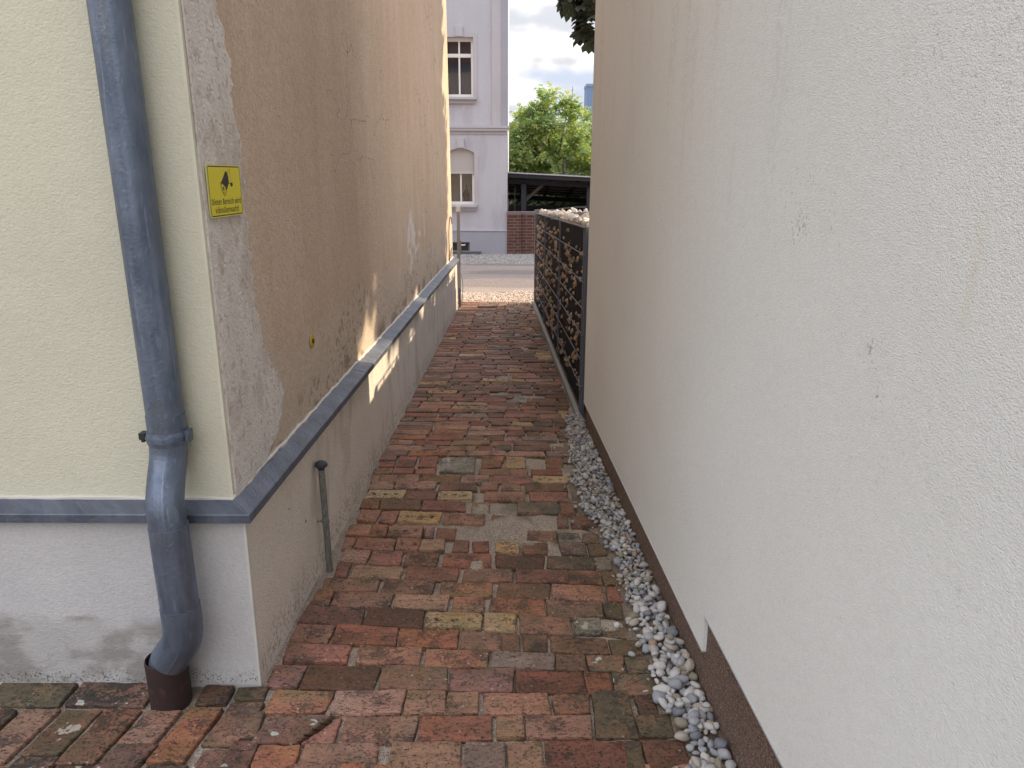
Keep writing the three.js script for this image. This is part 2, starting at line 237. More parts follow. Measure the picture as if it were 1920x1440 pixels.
// ------------------------------------------------------------------ brick path
{
  const path = setting('brick_path', 'worn red brick paving running down the alley between the houses');
  const bumpAt = (x, d) => 0.006 * (fbm((x + 4) / 8, d / 16, 9, 18, 3, 401) - 0.5) * 2 + 0.010 * (fbm((x + 4) / 8, d / 16, 3, 6, 2, 405) - 0.5);
  const patchAt = (x, d) => { let p = 0; for (const [cx, cd, rx, rd] of [[-0.01, 3.42, 0.13, 0.13], [0.10, 3.24, 0.13, 0.06], [-0.16, 3.6, 0.06, 0.10], [0.33, 4.17, 0.1, 0.1], [0.1, 5.6, 0.12, 0.12], [-0.03, 6.3, 0.09, 0.12], [0.12, 7.4, 0.05, 0.12], [-0.15, 3.02, 0.04, 0.06], [0.36, 2.57, 0.08, 0.05]]) p = Math.max(p, 1 - Math.hypot((x - cx) / rx, (d - cd) / rd) + 0.5 * (fbm((x + 4) / 8, d / 16, 60, 120, 3, 411) - 0.5)); return step(0, 0.3, p); };
  const sunk = [];
  const q = rng(55), list = [];
  // outline: corner points of the top in metres, listed round
  function brickGeo(pts, y, tilt, holes) {
    const cx = pts.reduce((s, p) => s + p[0], 0) / pts.length, cd = pts.reduce((s, p) => s + p[1], 0) / pts.length;
    const out = [];                                   // worn, rounded outline
    const n = pts.length;
    for (let i = 0; i < n; i++) {
      const a = pts[(i + n - 1) % n], b = pts[i], c = pts[(i + 1) % n], la = Math.hypot(a[0] - b[0], a[1] - b[1]), lc = Math.hypot(c[0] - b[0], c[1] - b[1]);
      const r = Math.min(0.3 * Math.min(la, lc), 0.003 + 0.009 * q() * q() + (q() < 0.07 ? 0.02 : 0));
      const ua = [(a[0] - b[0]) / la, (a[1] - b[1]) / la], uc = [(c[0] - b[0]) / lc, (c[1] - b[1]) / lc];
      out.push([b[0] + ua[0] * r, b[1] + ua[1] * r], [b[0] + (ua[0] + uc[0]) * r * 0.28, b[1] + (ua[1] + uc[1]) * r * 0.28], [b[0] + uc[0] * r, b[1] + uc[1] * r]);
      const k = Math.max(1, Math.round(lc / 0.06)); for (let j = 1; j <= k; j++) { const t = r / lc + (1 - 2 * r / lc) * j / (k + 1), w = (q() - 0.5) * 0.009 - (q() < 0.12 ? 0.006 : 0); out.push([b[0] + (c[0] - b[0]) * t + w * (cx > b[0] ? -1 : 1) * 0.3, b[1] + (c[1] - b[1]) * t + w * 0.7]); }
    }
    const m = out.length, P = [], U = [], I = [], ou = q(), ov = q(), top = (x, d) => y + tilt[0] * (x - cx) + tilt[1] * (d - cd);
    const add = (x, d, yy) => { P.push(x, yy, -d); U.push((x + (yy - y) * 0.8) / 0.46 + ou, (d + (yy - y) * 0.8) / 0.46 + ov); };
    const rings = [[1, -0.010, 0], [1, -0.0035, 0.0008], [1, -0.0004, 0.0035], [1, 0.0004, 0.010]];
    add(cx, cd, top(cx, cd) + 0.001);
    for (const [, dy, inset] of rings.slice().reverse()) for (const [x, d] of out) { const l = Math.hypot(x - cx, d - cd), ix = x - (x - cx) / l * inset, id = d - (d - cd) / l * inset; add(ix, id, top(ix, id) + dy + (inset > 0.01 ? (q() - 0.5) * 0.0022 : 0)); }
    for (const [x, d] of out) add(x, d, y - 0.045);
    for (let i = 0; i < m; i++) { const j = (i + 1) % m; I.push(0, 1 + i, 1 + j); for (let k = 0; k < 4; k++) { const a = 1 + k * m + i, b = 1 + k * m + j, c = a + m, e = b + m; I.push(a, c, b, b, c, e); } }
    let g = new THREE.BufferGeometry(); g.setAttribute('position', new THREE.Float32BufferAttribute(P, 3)); g.setAttribute('uv', new THREE.Float32BufferAttribute(U, 2)); g.setIndex(I); g.computeVertexNormals();
    if (g.attributes.normal.getY(0) < 0) { for (let i = 0; i < I.length; i += 3) [I[i + 1], I[i + 2]] = [I[i + 2], I[i + 1]]; g.setIndex(I); g.computeVertexNormals(); }
    if (holes) {                                      // perforated brick: real holes through an extruded slab
      const S = new THREE.Shape(out.map(([x, d]) => new THREE.Vector2(x, d)));
      const xs = pts.map((p) => p[0]), wx = Math.max(...xs) - Math.min(...xs), k = holes;
      for (let h = 0; h < k; h++) { const hx = cx + (k > 1 ? (h / (k - 1) - 0.5) * wx * 0.56 : 0) + (q() - 0.5) * 0.006, hd = cd + (q() - 0.5) * 0.008, H = new THREE.Path(), rr = 0.0100 + 0.003 * q(); for (let a = 0; a < 7; a++) { const th = -a / 7 * 6.283, e = rr * (0.85 + 0.3 * q()); H[a ? 'lineTo' : 'moveTo'](hx + Math.cos(th) * e, hd + Math.sin(th) * e); } S.holes.push(H); }
      const eg = new THREE.ExtrudeGeometry(S, { depth: 0.062, bevelEnabled: true, bevelThickness: 0.005, bevelSize: 0.004, bevelOffset: -0.004, bevelSegments: 2, curveSegments: 6 });
      const pp = eg.attributes.position, uu = eg.attributes.uv; for (let i = 0; i < pp.count; i++) { const x = pp.getX(i), d = pp.getY(i), z = pp.getZ(i); pp.setXYZ(i, x, top(x, d) - 0.067 + z + 0.001, -d); uu.setXY(i, (x + z * 0.8) / 0.46 + ou, (d + z * 0.8) / 0.46 + ov); }
      eg.deleteAttribute('normal'); g = toCreasedNormals(mergeVertices(eg, 1e-5), 0.6);
    }
    return g;
  }
  const put = (pts, type, holes, lift = 0, dark = false) => {
    const cx = pts.reduce((s, p) => s + p[0], 0) / pts.length, cd = pts.reduce((s, p) => s + p[1], 0) / pts.length;
    if (lift < 0.005 && patchAt(cx, cd) > 0.6 && !holes) lift -= 0.008;
    if (holes) sunk.push([cx, cd]);
    const tilt = [(q() - 0.5) * 0.05, (q() - 0.5) * 0.06];
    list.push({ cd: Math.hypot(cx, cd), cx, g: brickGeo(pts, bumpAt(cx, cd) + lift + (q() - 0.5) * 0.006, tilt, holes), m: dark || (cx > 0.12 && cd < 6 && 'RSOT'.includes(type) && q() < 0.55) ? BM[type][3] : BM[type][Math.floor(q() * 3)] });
  };
  const HOLE = { H: 'Y', h: 'S', t: 'T' };
  const quad = (xa, xb, f, b, j = 0.0062) => { const e = () => (q() - 0.5) * j * 2, o = 0.0004; return [[xa - o + e(), f(xa) - o + e()], [xb + o + e(), f(xb) - o + e()], [xb + o + e(), b(xb) + o + e()], [xa - o + e(), b(xa) + o + e()]]; };
  const course = (f0, k0, b0, k1, s) => {
    for (const it of s.split(' ')) {
      const t = it[0], [xa, xb] = it.slice(1).split(':').map((n) => n / 1000);
      const f = (x) => f0 + k0 * x, b = (x) => b0 + k1 * x;
      if (t === 'V') { put(quad(xa, xb, (x) => f(x), (x) => b(x) + 0.115), 'M'); continue; }
      if (t === 'K' && xb - xa > 0.22 && f0 < 2 && xa < -0.7) { const c = xa + (xb - xa) * 0.55; put([[xa, f(xa)], [c, f(xa)], [xb - 0.03, b(xb) - 0.004], [xa + 0.03, b(xa)]], 'K', 0, 0.004); put([[c + 0.012, f(c)], [xb, f(xb)], [xb, b(xb) - 0.004]], 'R', 0, -0.002); continue; }
      put(quad(xa, xb, f, b), t === 'K' ? 'B' : HOLE[t] || (t === 'N' ? 'O' : t), HOLE[t] ? (xb - xa > 0.15 ? 3 : 2) : 0, 0, t === 'K');
    }
  };
  for (const r of [
    [1.797, -0.0098, 1.931, 0.0233, 'O-756:-627 S-618:-394 T-360:-144 G-131:-14 T-7:99 R108:346 M346:394 K397:530'],
    [1.943, 0.0388, 2.05, 0.0162, 'K-785:-535 S-528:-292 R-286:-53 T-47:38 S48:255 V265:393 M402:509'],
    [2.055, 0.0088, 2.161, -0.0098, 'N-788:-591 S-581:-347 T-340:-216 T-211:-100 S-90:128 B137:258 K410:478'],
    [2.165, -0.021, 2.281, -0.0268, 'P-825:-717 K-708:-457 B-448:-215 P-208:7 R16:252 O257:342 M347:494'],
    [2.288, -0.0426, 2.385, -0.0564, 'R-814:-579 S-556:-318 O-311:-77 G-69:154 B161:265 M270:399 M403:495'],
    [2.392, -0.0601, 2.499, -0.0761, 'S-820:-674 R-659:-427 O-421:-196 B-187:-41 B-37:34 B44:132 T142:358 M364:485'],
    [2.512, -0.0624, 2.628, -0.0706, 'P-818:-575 K-569:-339 H-333:-114 Y-104:17 B31:230 C238:343 M347:452'],
    [2.632, -0.0659, 2.746, -0.0725, 'O-806:-729 S-722:-484 T-475:-250 O-241:-106 O-83:135 B143:363 M369:443'],
    [2.752, -0.059, 2.866, -0.0559, 'S-794:-555 B-540:-323 O-301:-78 B-58:161 S168:386 R394:448'],
    [2.877, -0.0373, 2.983, -0.053, 'P-763:-704 T-694:-468 R-456:-228 B-210:7 S21:242 B246:386 M390:453'],
    [2.996, -0.0434, 3.11, -0.0602, 'S-763:-642 R-635:-492 B-475:-334 R-308:-91 K-72:148 M157:371 C378:445'],
    [3.133, -0.0397, 3.239, -0.0522, 'S-783:-736 R-729:-546 h-536:-428 T-423:-313 P-273:-197 R-180:-107 Y-70:37 B51:170 G226:342 M352:439'],
    [3.251, -0.0569, 3.359, -0.076, 'O-789:-686 O-684:-596 h-591:-423 S-418:-377 R-364:-265 B78:213 C223:328 M338:415'],
    [3.414, -0.0434, 3.542, -0.0384, 'S-776:-669 R-661:-574 H-571:-356 S-345:-134 T-105:-30 B228:285 B296:434'],
    [3.562, -0.0445, 3.691, -0.0282, 'O-790:-695 B-687:-469 R-464:-241 T-205:-115 M35:247 T255:330'],
    [3.711, -0.0159, 3.823, -0.0103, 'H-781:-576 P-565:-403 H-391:-213 S-142:70 R95:304'],
    [3.837, -0.0103, 3.942, -0.01, 'T-786:-655 S-649:-421 B-400:-190 S-173:-74 S-59:54 T72:308'],
    [3.949, 0.0025, 4.059, 0.0025, 'S-796:-754 S-748:-518 O-512:-291 S-273:-127 R-115:107 H121:325'],
  ]) course(...r);
  // the course with the square grey slab
  course(4.07, 0, 4.16, 0, 'O-800:-690 R-684:-570 R-560:-445 B-190:-15 S-8:95 O110:300');
  course(4.17, 0, 4.265, 0, 'R-790:-700 R-560:-445 O-180:-60 Y-35:85 B205:305 M315:365');
  course(4.272, 0, 4.355, 0, 'R-560:-445 O-180:-50 Y-35:85 B205:305 B315:368');
  put([[-0.685, 4.175], [-0.575, 4.175], [-0.575, 4.345], [-0.685, 4.355]], 'R'); put([[-0.80, 4.277], [-0.7, 4.277], [-0.7, 4.355], [-0.80, 4.358]], 'S');
  put([[-0.42, 4.09], [-0.215, 4.085], [-0.22, 4.34], [-0.425, 4.345]], 'C', 0, 0.003);
  // the front row next to the camera and everything farther on
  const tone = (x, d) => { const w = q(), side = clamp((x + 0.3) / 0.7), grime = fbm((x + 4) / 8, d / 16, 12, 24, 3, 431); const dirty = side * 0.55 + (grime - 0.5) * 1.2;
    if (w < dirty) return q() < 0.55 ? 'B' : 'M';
    const z = q(); if (side > 0.45 && d > 4.4 && d < 7.2 && z < 0.22) return z < 0.14 ? 'H' : 'Y'; return z < 0.28 ? 'S' : z < 0.48 ? 'R' : z < 0.62 ? 'T' : z < 0.74 ? 'O' : z < 0.84 ? 'P' : z < 0.92 ? 'B' : z < 0.97 ? 'G' : 'H'; };
  for (let d = 0.86; d < 1.78;) { const w = 0.112, k = (q() - 0.5) * 0.03; let x = -0.74 - q() * 0.1; while (x < 0.52) { const l = q() < 0.2 ? 0.12 : 0.235; put(quad(x, x + l, (z) => d + k * z, (z) => d + w + k * z), tone(x, d)[0] === 'H' ? 'T' : tone(x, d).replace('H', 'T')); x += l + 0.012; } d += w + 0.012; }
  for (let d = 4.365; d < 10.22;) {
    const w = 0.079 + 0.017 * q(), k = -0.012 + (q() - 0.5) * 0.03 - 0.004 * (d - 4), bow = 0.02 * (q() - 0.3), gap = 0.008 + 0.006 * q();
    const xe = d < 5.12 ? 0.37 : GB(-0.045, d); let x = LP(0.02, d) + 0.01 * q() - 0.05 * q(); x = Math.max(x, LP(0.012, d));
    while (x < xe - 0.05) {
      let l = q() < 0.30 ? 0.08 + 0.07 * q() : 0.225 + 0.02 * q(); if (d > 8.6 && x > -0.35) l = 0.1 + 0.06 * q(); l = Math.min(l, xe - x);
      const f = (z) => d + k * z + bow * z * z + (q() - 0.5) * 0.004, b = (z) => d + w + k * z + bow * z * z;
      const c = x + l / 2; let t = tone(c, d); if (d > 8.6 && c > -0.35 && q() < 0.5) t = q() < 0.5 ? 'G' : 'T';
      if (!(patchAt(c, d) > 0.75 && q() < 0.7) && q() > 0.012) put(quad(x, x + l, f, b, 0.0035), HOLE[t] || t, HOLE[t] && l > 0.18 && d < 6.5 ? 3 : 0);
      x += l + 0.008 + 0.008 * q();
    }
    d += w + gap;
  }
  // the yard in front of the yellow wall: bricks laid the other way
  const yt = () => { const z = q(); return z < 0.52 ? 'K' : z < 0.70 ? 'M' : z < 0.82 ? 'B' : z < 0.9 ? 'S' : z < 0.96 ? 'G' : 'O'; };
  for (let x = -1.725; x > -2.6; x -= 0.26) put(quad(x - 0.245, x, () => 2.082, () => 2.19), 'M');
  for (const [xa, xb, t] of [[-1.715, -1.462, 'M'], [-1.447, -1.19, 'K']]) put(quad(xa, xb, () => 2.084, () => 2.2), t);
  for (const [xa, xb, d0, t] of [[-1.03, -0.925, 2.09, 'K'], [-0.91, -0.815, 2.12, 'M']]) put(quad(xa, xb, () => d0, () => 2.185), t);
  const cols = []; for (let i = 0, x = -0.905; i < 14; i++, x -= 0.1305) cols.push(x);
  for (const [a, b, c, e] of [[1.94, -0.80, -0.775, 2.06]]) put([[b - 0.09, a], [c, a], [c - 0.01, e], [b - 0.005, e]], 'B');
  for (let d = 1.2; d < 1.9; d += 0.247) put([[-0.83 - 0.06 * (2.08 - d), d], [-0.76, d], [-0.76, d + 0.235], [-0.83 - 0.06 * (1.84 - d), d + 0.235]], 'K');
  cols.forEach((x, i) => { let d = i < 1 ? 2.10 : i < 2 ? 2.075 : 2.07, first = true; while (d > 0.9) { let l = q() < 0.18 ? 0.12 : 0.235; if (first) l = [0.19, 0.235, 0.15, 0.235, 0.2, 0.235, 0.21][i % 7]; first = false; const xr = i === 0 ? -0.802 : x + 0.116; const s = 0.02; put([[x - s, d - l], [xr - s, d - l], [xr, d], [x, d]].map(([a, b]) => [a + (q() - 0.5) * 0.008 - 0.06 * (2.08 - b), b + (q() - 0.5) * 0.006]), yt(), 0, (q() - 0.5) * 0.008); d -= l + 0.012; } });
  // the mortar bed, a relief of its own
  const P = [], U = [], I = [], x0 = -2.6, x1 = 0.62, dA = 0.75, dB = 10.36, nx = 150, nd = 420;
  for (let j = 0; j <= nd; j++) for (let i = 0; i <= nx; i++) { const t = j / nd, d = dA + (dB - dA) * t * (0.45 + 0.55 * t), x = lerp(x0, Math.min(x1, RW(-0.005, d)), i / nx); const y = -0.0175 + bumpAt(x, d) + 0.009 * (fbm((x + 4) / 8, d / 16, 110, 220, 3, 421) - 0.5) * 2 + 0.016 * patchAt(x, d) - (sunk.some(([a, b]) => Math.abs(a - x) < 0.10 && Math.abs(b - d) < 0.042) ? 0.055 : 0); P.push(x, y, -d); U.push(x, d); }
  for (let j = 0; j < nd; j++) for (let i = 0; i < nx; i++) { const a = j * (nx + 1) + i, b = a + nx + 1; I.push(a, a + 1, b, b, a + 1, b + 1); }
  const bed = new THREE.BufferGeometry(); bed.setAttribute('position', new THREE.Float32BufferAttribute(P, 3)); bed.setAttribute('uv', new THREE.Float32BufferAttribute(U, 2)); bed.setIndex(I); bed.computeVertexNormals();
  part('mortar_bed', bed, mat({ map: sized(sandMap, 0.7, 0.7), bumpMap: sized(sandBump, 0.25, 0.25), bumpScale: 0.005 }), path);

  list.sort((a, b) => a.cd - b.cd);
  const seen = list.filter((b) => { const d = b.cd; return d > 1.7; }), rest = list.filter((b) => b.cd <= 1.7);
  seen.slice(0, 296).forEach((b, i) => part(i ? 'brick_' + String(i).padStart(3, '0') : 'brick', b.g, b.m, path));
  const by = new Map(); for (const b of [...seen.slice(296), ...rest]) { if (!by.has(b.m)) by.set(b.m, []); by.get(b.m).push(b.g); }
  let k = 0; for (const [m, gs] of by) { const p = part('far_bricks' + (k ? '_' + String(k).padStart(3, '0') : ''), gs, m, path); p.userData.kind = 'stuff'; k++; }
}

// ------------------------------------------------------------------ the left house: yellow front, brown side, grey plinth
const DE = 9.75, LEAN = 0.0095;
{
  const house = thing('house', 'old rendered house with pale yellow front and peeling brown side wall left of the alley', 'house');
  const yellow = mat({ map: sized(toneMap, 1.3, 1.3), bumpMap: sized(grainBump, 1.1, 1.1), bumpScale: 0.0022, color: rgb(0.69, 0.665, 0.525) });
  const xw = (d) => LP(-0.048, d);
  part('front_wall', prism([[-6, 2.245], [-0.893, 2.245], [-0.893, 2.2565], [-6, 2.2565]], 0.6, 5.0, LEAN, 0.65), yellow, house);
  // side wall: colour of the coats of render, uv from the corner in metres
  const edge = [[0.60, 0.33], [0.68, 0.335], [0.73, 0.50], [0.88, 0.575], [1.06, 0.43], [1.25, 0.335], [1.45, 0.29], [1.70, 0.30], [1.86, 0.285], [2.0, 0.29], [2.07, 0.262], [2.15, 0.225], [3, 0.1], [5, 0.05]];
  const edgeAt = (y) => { for (let i = 0; i + 1 < edge.length; i++) if (y < edge[i + 1][0]) return lerp(edge[i][1], edge[i + 1][1], (y - edge[i][0]) / (edge[i + 1][0] - edge[i][0])); return 0.05; };
  const W = 7.5, Hh = 4.4;
  const inPoly = (x, y, P) => { let c = false; for (let i = 0, j = P.length - 1; i < P.length; j = i++) if ((P[i][1] > y) !== (P[j][1] > y) && x < (P[j][0] - P[i][0]) * (y - P[i][1]) / (P[j][1] - P[i][1]) + P[i][0]) c = !c; return c; };
  const filler = [[[4.02, 1.40], [3.86, 1.24], [3.80, 1.08], [3.95, 1.02], [3.84, 0.90], [3.98, 0.88], [4.12, 0.98], [4.5, 1.08], [4.58, 1.18], [4.2, 1.22], [4.10, 1.33]], [[4.80, 1.12], [4.83, 1.32], [4.88, 1.30], [4.86, 1.10]]];
  const sideMap = tex(2048, 1280, (u, v) => {
    const x = u * W, y = 0.6 + v * Hh;
    const big = fbm(u, v, 6, 5, 5, 501, 0.55), str = fbm(u, v, 70, 8, 4, 507, 0.6), fine = fbm(u, v, 500, 330, 2, 511), pit = fbm(u, v, 260, 200, 3, 515);
    let brown = mix([0.51, 0.38, 0.275], [0.65, 0.515, 0.395], clamp(big * 0.9 + (str - 0.5) * 0.7));
    brown = mul(brown, 0.86 + 0.28 * fine);
    const wx = x + 0.10 * (fbm(u, v, 40, 26, 4, 521) - 0.5), wy = y + 0.22 * (fbm(u, v, 34, 10, 5, 525, 0.6) - 0.5);
    const low = step(1.06, 0.98, wy);                 // patched, crumbling coat along the foot
    let base = mix([0.52, 0.41, 0.315], [0.63, 0.52, 0.42], fbm(u, v, 20, 14, 5, 531, 0.6)); base = mul(base, 0.84 + 0.3 * fine);
    base = mix(base, [0.20, 0.14, 0.095], step(0.60, 0.72, pit) * 0.6 * step(0.4, 0.55, fbm(u, v, 16, 12, 4, 535)));
    let c = mix(brown, base, low * 0.9);
    if (y < 0.80) c = mix(c, [0.24, 0.165, 0.11], step(0.58, 0.66, fbm(u, v, 60, 40, 4, 541)) * step(0.80, 0.7, y + 0.08 * (fbm(u, v, 50, 4, 3, 543) - 0.5)) * 0.7);
    const e = edgeAt(y); c = mix(c, [0.56, 0.475, 0.40], step(e + 0.06, e - 0.02, wx + 0.10 * (fbm(u, v, 160, 90, 4, 551, 0.6) - 0.5)) * 0.7);
    const fx = x + 0.09 * (fbm(u, v, 120, 60, 3, 571) - 0.5), fy = y + 0.05 * (fbm(u, v, 100, 120, 3, 575) - 0.5);
    if ((inPoly(fx, fy, filler[0]) || inPoly(fx, fy, filler[1])) && fbm(u, v, 90, 60, 4, 579) > 0.40) c = mix(c, [0.66, 0.62, 0.58], 0.9);
    const ck = Math.abs(fbm(u, v, 14, 14, 4, 581) - 0.5); if (ck < 0.0035 && fbm(u, v, 9, 7, 2, 585) > 0.55) c = mul(c, 0.5);
    return c;
  });
  const smap = sideMap; smap.repeat.set(1 / W, 1 / Hh); smap.offset.set(0, -0.6 / Hh);
  const sideM = mat({ map: smap, bumpMap: sized(roughBump, 1.0, 1.0), bumpScale: 0.003 });
  part('side_wall', prism([[-0.893, 2.257], [xw(DE), DE], [-6, DE], [-6, 2.257]], 0.6, 5.0, LEAN, 0.65), sideM, house);
  const coatMap = tex(512, 1024, (u, v) => {
    const x = u * 0.75, y = 0.6 + v * Hh, n = fbm(u, v, 6, 14, 6, 555, 0.62), fine = fbm(u, v, 128, 512, 2, 557);
    let c = mix([0.63, 0.58, 0.53], [0.77, 0.725, 0.68], clamp(n * 1.25 - 0.12)); c = mul(c, 0.9 + 0.2 * fine);
    c = mix(c, [0.50, 0.42, 0.36], step(0.52, 0.7, fbm(u, v, 5, 20, 5, 559, 0.65)) * 0.55);
    return mix(c, [0.30, 0.25, 0.21], step(0.64, 0.72, fbm(u, v, 40, 190, 3, 563)) * 0.4);
  }); coatMap.repeat.set(1 / 0.75, 1 / Hh); coatMap.offset.set(0, -0.6 / Hh);
  const coatM = mat({ map: coatMap, bumpMap: sized(roughBump, 1.3, 1.3), bumpScale: 0.004 });
  const coat = (f, depth, ys) => {                    // outline: the corner on one side, a broken edge on the other
    const S = new THREE.Shape(); S.moveTo(0.002, ys[0]); for (let y = ys[0]; y <= ys[1]; y += 0.011) S.lineTo(Math.max(0.01, f(y)), y); S.lineTo(0.002, ys[1]); S.closePath();
    const g = new THREE.ExtrudeGeometry(S, { depth, bevelEnabled: true, bevelThickness: 0.0015, bevelSize: 0.0015, bevelOffset: -0.0015, bevelSegments: 1 }), p = g.attributes.position;
    for (let i = 0; i < p.count; i++) { const u = p.getX(i), y = p.getY(i), z = p.getZ(i), d = 2.257 + u; p.setXYZ(i, xw(d) - LEAN * (y - 0.65) + z - 0.001, y, -d); }
    g.deleteAttribute('normal'); g.computeVertexNormals(); return g;
  };
  const rag = (y, a, s) => a * ((fbm(0.3, y / 8, 4, 16, 3, s) - 0.5) * 1.2 + (fbm(0.3, y / 8, 8, 160, 3, s + 3, 0.6) - 0.5) * 0.55 + (fbm(0.3, y / 8, 8, 900, 2, s + 7) - 0.5) * 0.28);
  part('cement_coat', coat((y) => edgeAt(y) + rag(y, 0.16, 701), 0.0045, [0.655, 4.95]), coatM, house);
  part('cement_coat', coat((y) => edgeAt(y) * 0.62 + rag(y + 3, 0.14, 711), 0.0075, [0.655, 4.95]), coatM, house);
  const bead = prism([[-0.900, 2.2425], [-0.8905, 2.2425], [-0.8905, 2.263], [-0.8935, 2.263], [-0.8935, 2.2455], [-0.900, 2.2455]], 0.65, 5.0, LEAN, 0.65);
  part('corner_bead', bead, mat({ color: rgb(0.72, 0.69, 0.55), map: sized(toneMap, 0.5, 0.5) }), house);
  // roof, out of the picture
  const tile = mat({ color: rgb(0.24, 0.10, 0.07) });
  part('roof', loft([V(-0.5, 4.95, 1.9), V(-0.5, 5.05, 1.9), V(-3.5, 7.4, 1.9), V(-6.4, 5.05, 1.9), V(-6.4, 4.95, 1.9)], [V(-0.5, 4.95, 10), V(-0.5, 5.05, 10), V(-3.5, 7.4, 10), V(-6.4, 5.05, 10), V(-6.4, 4.95, 10)]), tile, house);
  // plinth: moist tide marks on the front, streaks on the side
  const pf = tex(1024, 512, (u, v) => {
    const x = -2.2 + u * 1.4, y = v * 0.65; let c = mix([0.50, 0.495, 0.50], [0.58, 0.575, 0.575], fbm(u, v, 8, 5, 5, 601)); const fine = fbm(u, v, 200, 100, 2, 605); c = mul(c, 0.92 + 0.16 * fine);
    const line = 0.25 + 0.11 * (fbm(u, v, 6, 2, 4, 611) - 0.5) * 2 + 0.04 * (fbm(u, v, 24, 12, 4, 613) - 0.5), damp = step(line + 0.03, line - 0.04, y) * step(-1.02, -1.12, x + 0.08 * (fbm(u, v, 8, 8, 3, 617) - 0.5));
    const blot = step(0.36, 0.62, fbm(u, v, 8, 6, 5, 621, 0.6)); c = mix(c, [0.27, 0.255, 0.235], damp * (0.25 + 0.65 * blot));
    c = mix(c, [0.26, 0.24, 0.22], step(line + 0.012, line, y) * step(line - 0.03, line - 0.008, y) * step(0.36, 0.56, fbm(u, v, 14, 8, 4, 623)) * 0.8 * step(-1.02, -1.12, x));
    c = mix(c, [0.06, 0.055, 0.045], step(0.60, 0.70, fbm(u, v, 300, 150, 3, 631)) * step(0.075, 0.02, y + 0.05 * (fbm(u, v, 20, 10, 3, 633) - 0.5)) * 0.8);
    return c;
  }); pf.repeat.set(1 / 1.4, 1 / 0.65); pf.offset.set(-3.8 / 1.4, 0);
  part('plinth', prism([[-6, 2.197], [-0.845, 2.197], [-0.845, 2.2045], [-6, 2.2045]], -0.12, 0.605), mat({ map: pf, bumpMap: sized(grainBump, 1.2, 1.2), bumpScale: 0.002 }), house);
  const ps = tex(2048, 256, (u, v) => {
    const y = v * 0.65; let c = mix([0.66, 0.60, 0.535], [0.75, 0.695, 0.63], clamp(fbm(u, v, 30, 3, 5, 641, 0.6) * 1.2 - 0.1)); c = mul(c, 0.93 + 0.14 * fbm(u, v, 700, 80, 2, 645));
    const st = fbm(u, v, 60, 2, 4, 651, 0.6); c = mix(c, [0.50, 0.44, 0.375], step(0.55, 0.7, st) * 0.5);
    c = mix(c, [0.30, 0.265, 0.21], step(0.52, 0.70, fbm(u, v, 700, 60, 3, 655)) * step(0.16, 0.03, y + 0.12 * (fbm(u, v, 44, 4, 4, 657) - 0.5)) * 0.75);
    if (Math.hypot((u * 7.6 - 0.42) / 0.006, (y - 0.44) / 0.004) < 1 || Math.hypot((u * 7.6 - 0.61) / 0.008, (y - 0.30) / 0.006) < 1) c = [0.06, 0.05, 0.05];
    return c;
  }); ps.repeat.set(1 / 7.6, 1 / 0.65);
  part('plinth', prism([[-0.845, 2.205], [LP(0, DE), DE], [-6, DE], [-6, 2.205]], -0.12, 0.605), mat({ map: ps, bumpMap: sized(roughBump, 1.0, 1.0), bumpScale: 0.0035 }), house);
  part('plinth_corner_bead', prism([[-0.851, 2.1945], [-0.8425, 2.1945], [-0.8425, 2.209], [-0.8448, 2.209], [-0.8448, 2.1968], [-0.851, 2.1968]], -0.02, 0.6), mat({ color: rgb(0.66, 0.64, 0.60), map: sized(toneMap, 0.4, 0.4) }), house);
  // zinc flashing on the plinth: one front piece, four side pieces
  const zinc = new THREE.MeshStandardMaterial({ map: sized(zincMap, 0.5, 0.9), roughnessMap: sized(zincRough, 0.4, 0.4), metalness: 0.35, roughness: 0.9, color: rgb(0.42, 0.445, 0.50), bumpMap: sized(roughBump, 1.5, 1.5), bumpScale: 0.0015 });
  const prof = [[-0.055, 0.654], [0.026, 0.631], [0.029, 0.628], [0.030, 0.602], [0.026, 0.600], [0.023, 0.615], [-0.055, 0.640]];
  const front = (x, dy = 0) => prof.map(([o, y]) => V(x === null ? -0.845 + o : x, y + dy, 2.197 - o)), sideS = (d, dy = 0) => prof.map(([o, y]) => V(LP(o, d === null ? 2.197 - o : d), y + dy, d === null ? 2.197 - o : d));
  part('flashing', loft(front(-6), front(null)), zinc, house);
  const cuts = [null, 3.95, 5.72, 7.5, DE + 0.02];
  for (let i = 0; i < 4; i++) { part('flashing', loft(sideS(cuts[i], i * 0.0015), sideS(i < 3 ? cuts[i + 1] + 0.03 : cuts[4], i * 0.0015)), zinc, house); }
  const q = rng(71), caulk = (a, b, n) => { const p = []; for (let i = 0; i <= n; i++) { const t = i / n; p.push(new THREE.Vector3(lerp(a.x, b.x, t) + (q() - 0.5) * 0.004, lerp(a.y, b.y, t) + (q() - 0.5) * 0.007, lerp(a.z, b.z, t) + (q() - 0.5) * 0.003)); } return tube(p, (t) => 0.006 + 0.004 * hash(Math.floor(t * n * 3), 1, 9), n * 2, 7); };
  part('sealant', [caulk(V(-6, 0.652, 2.244), V(-0.892, 0.652, 2.244), 60), caulk(V(-0.892, 0.654, 2.244), V(xw(DE), 0.656, DE), 150)], mat({ color: rgb(0.62, 0.58, 0.53) }), house);
}

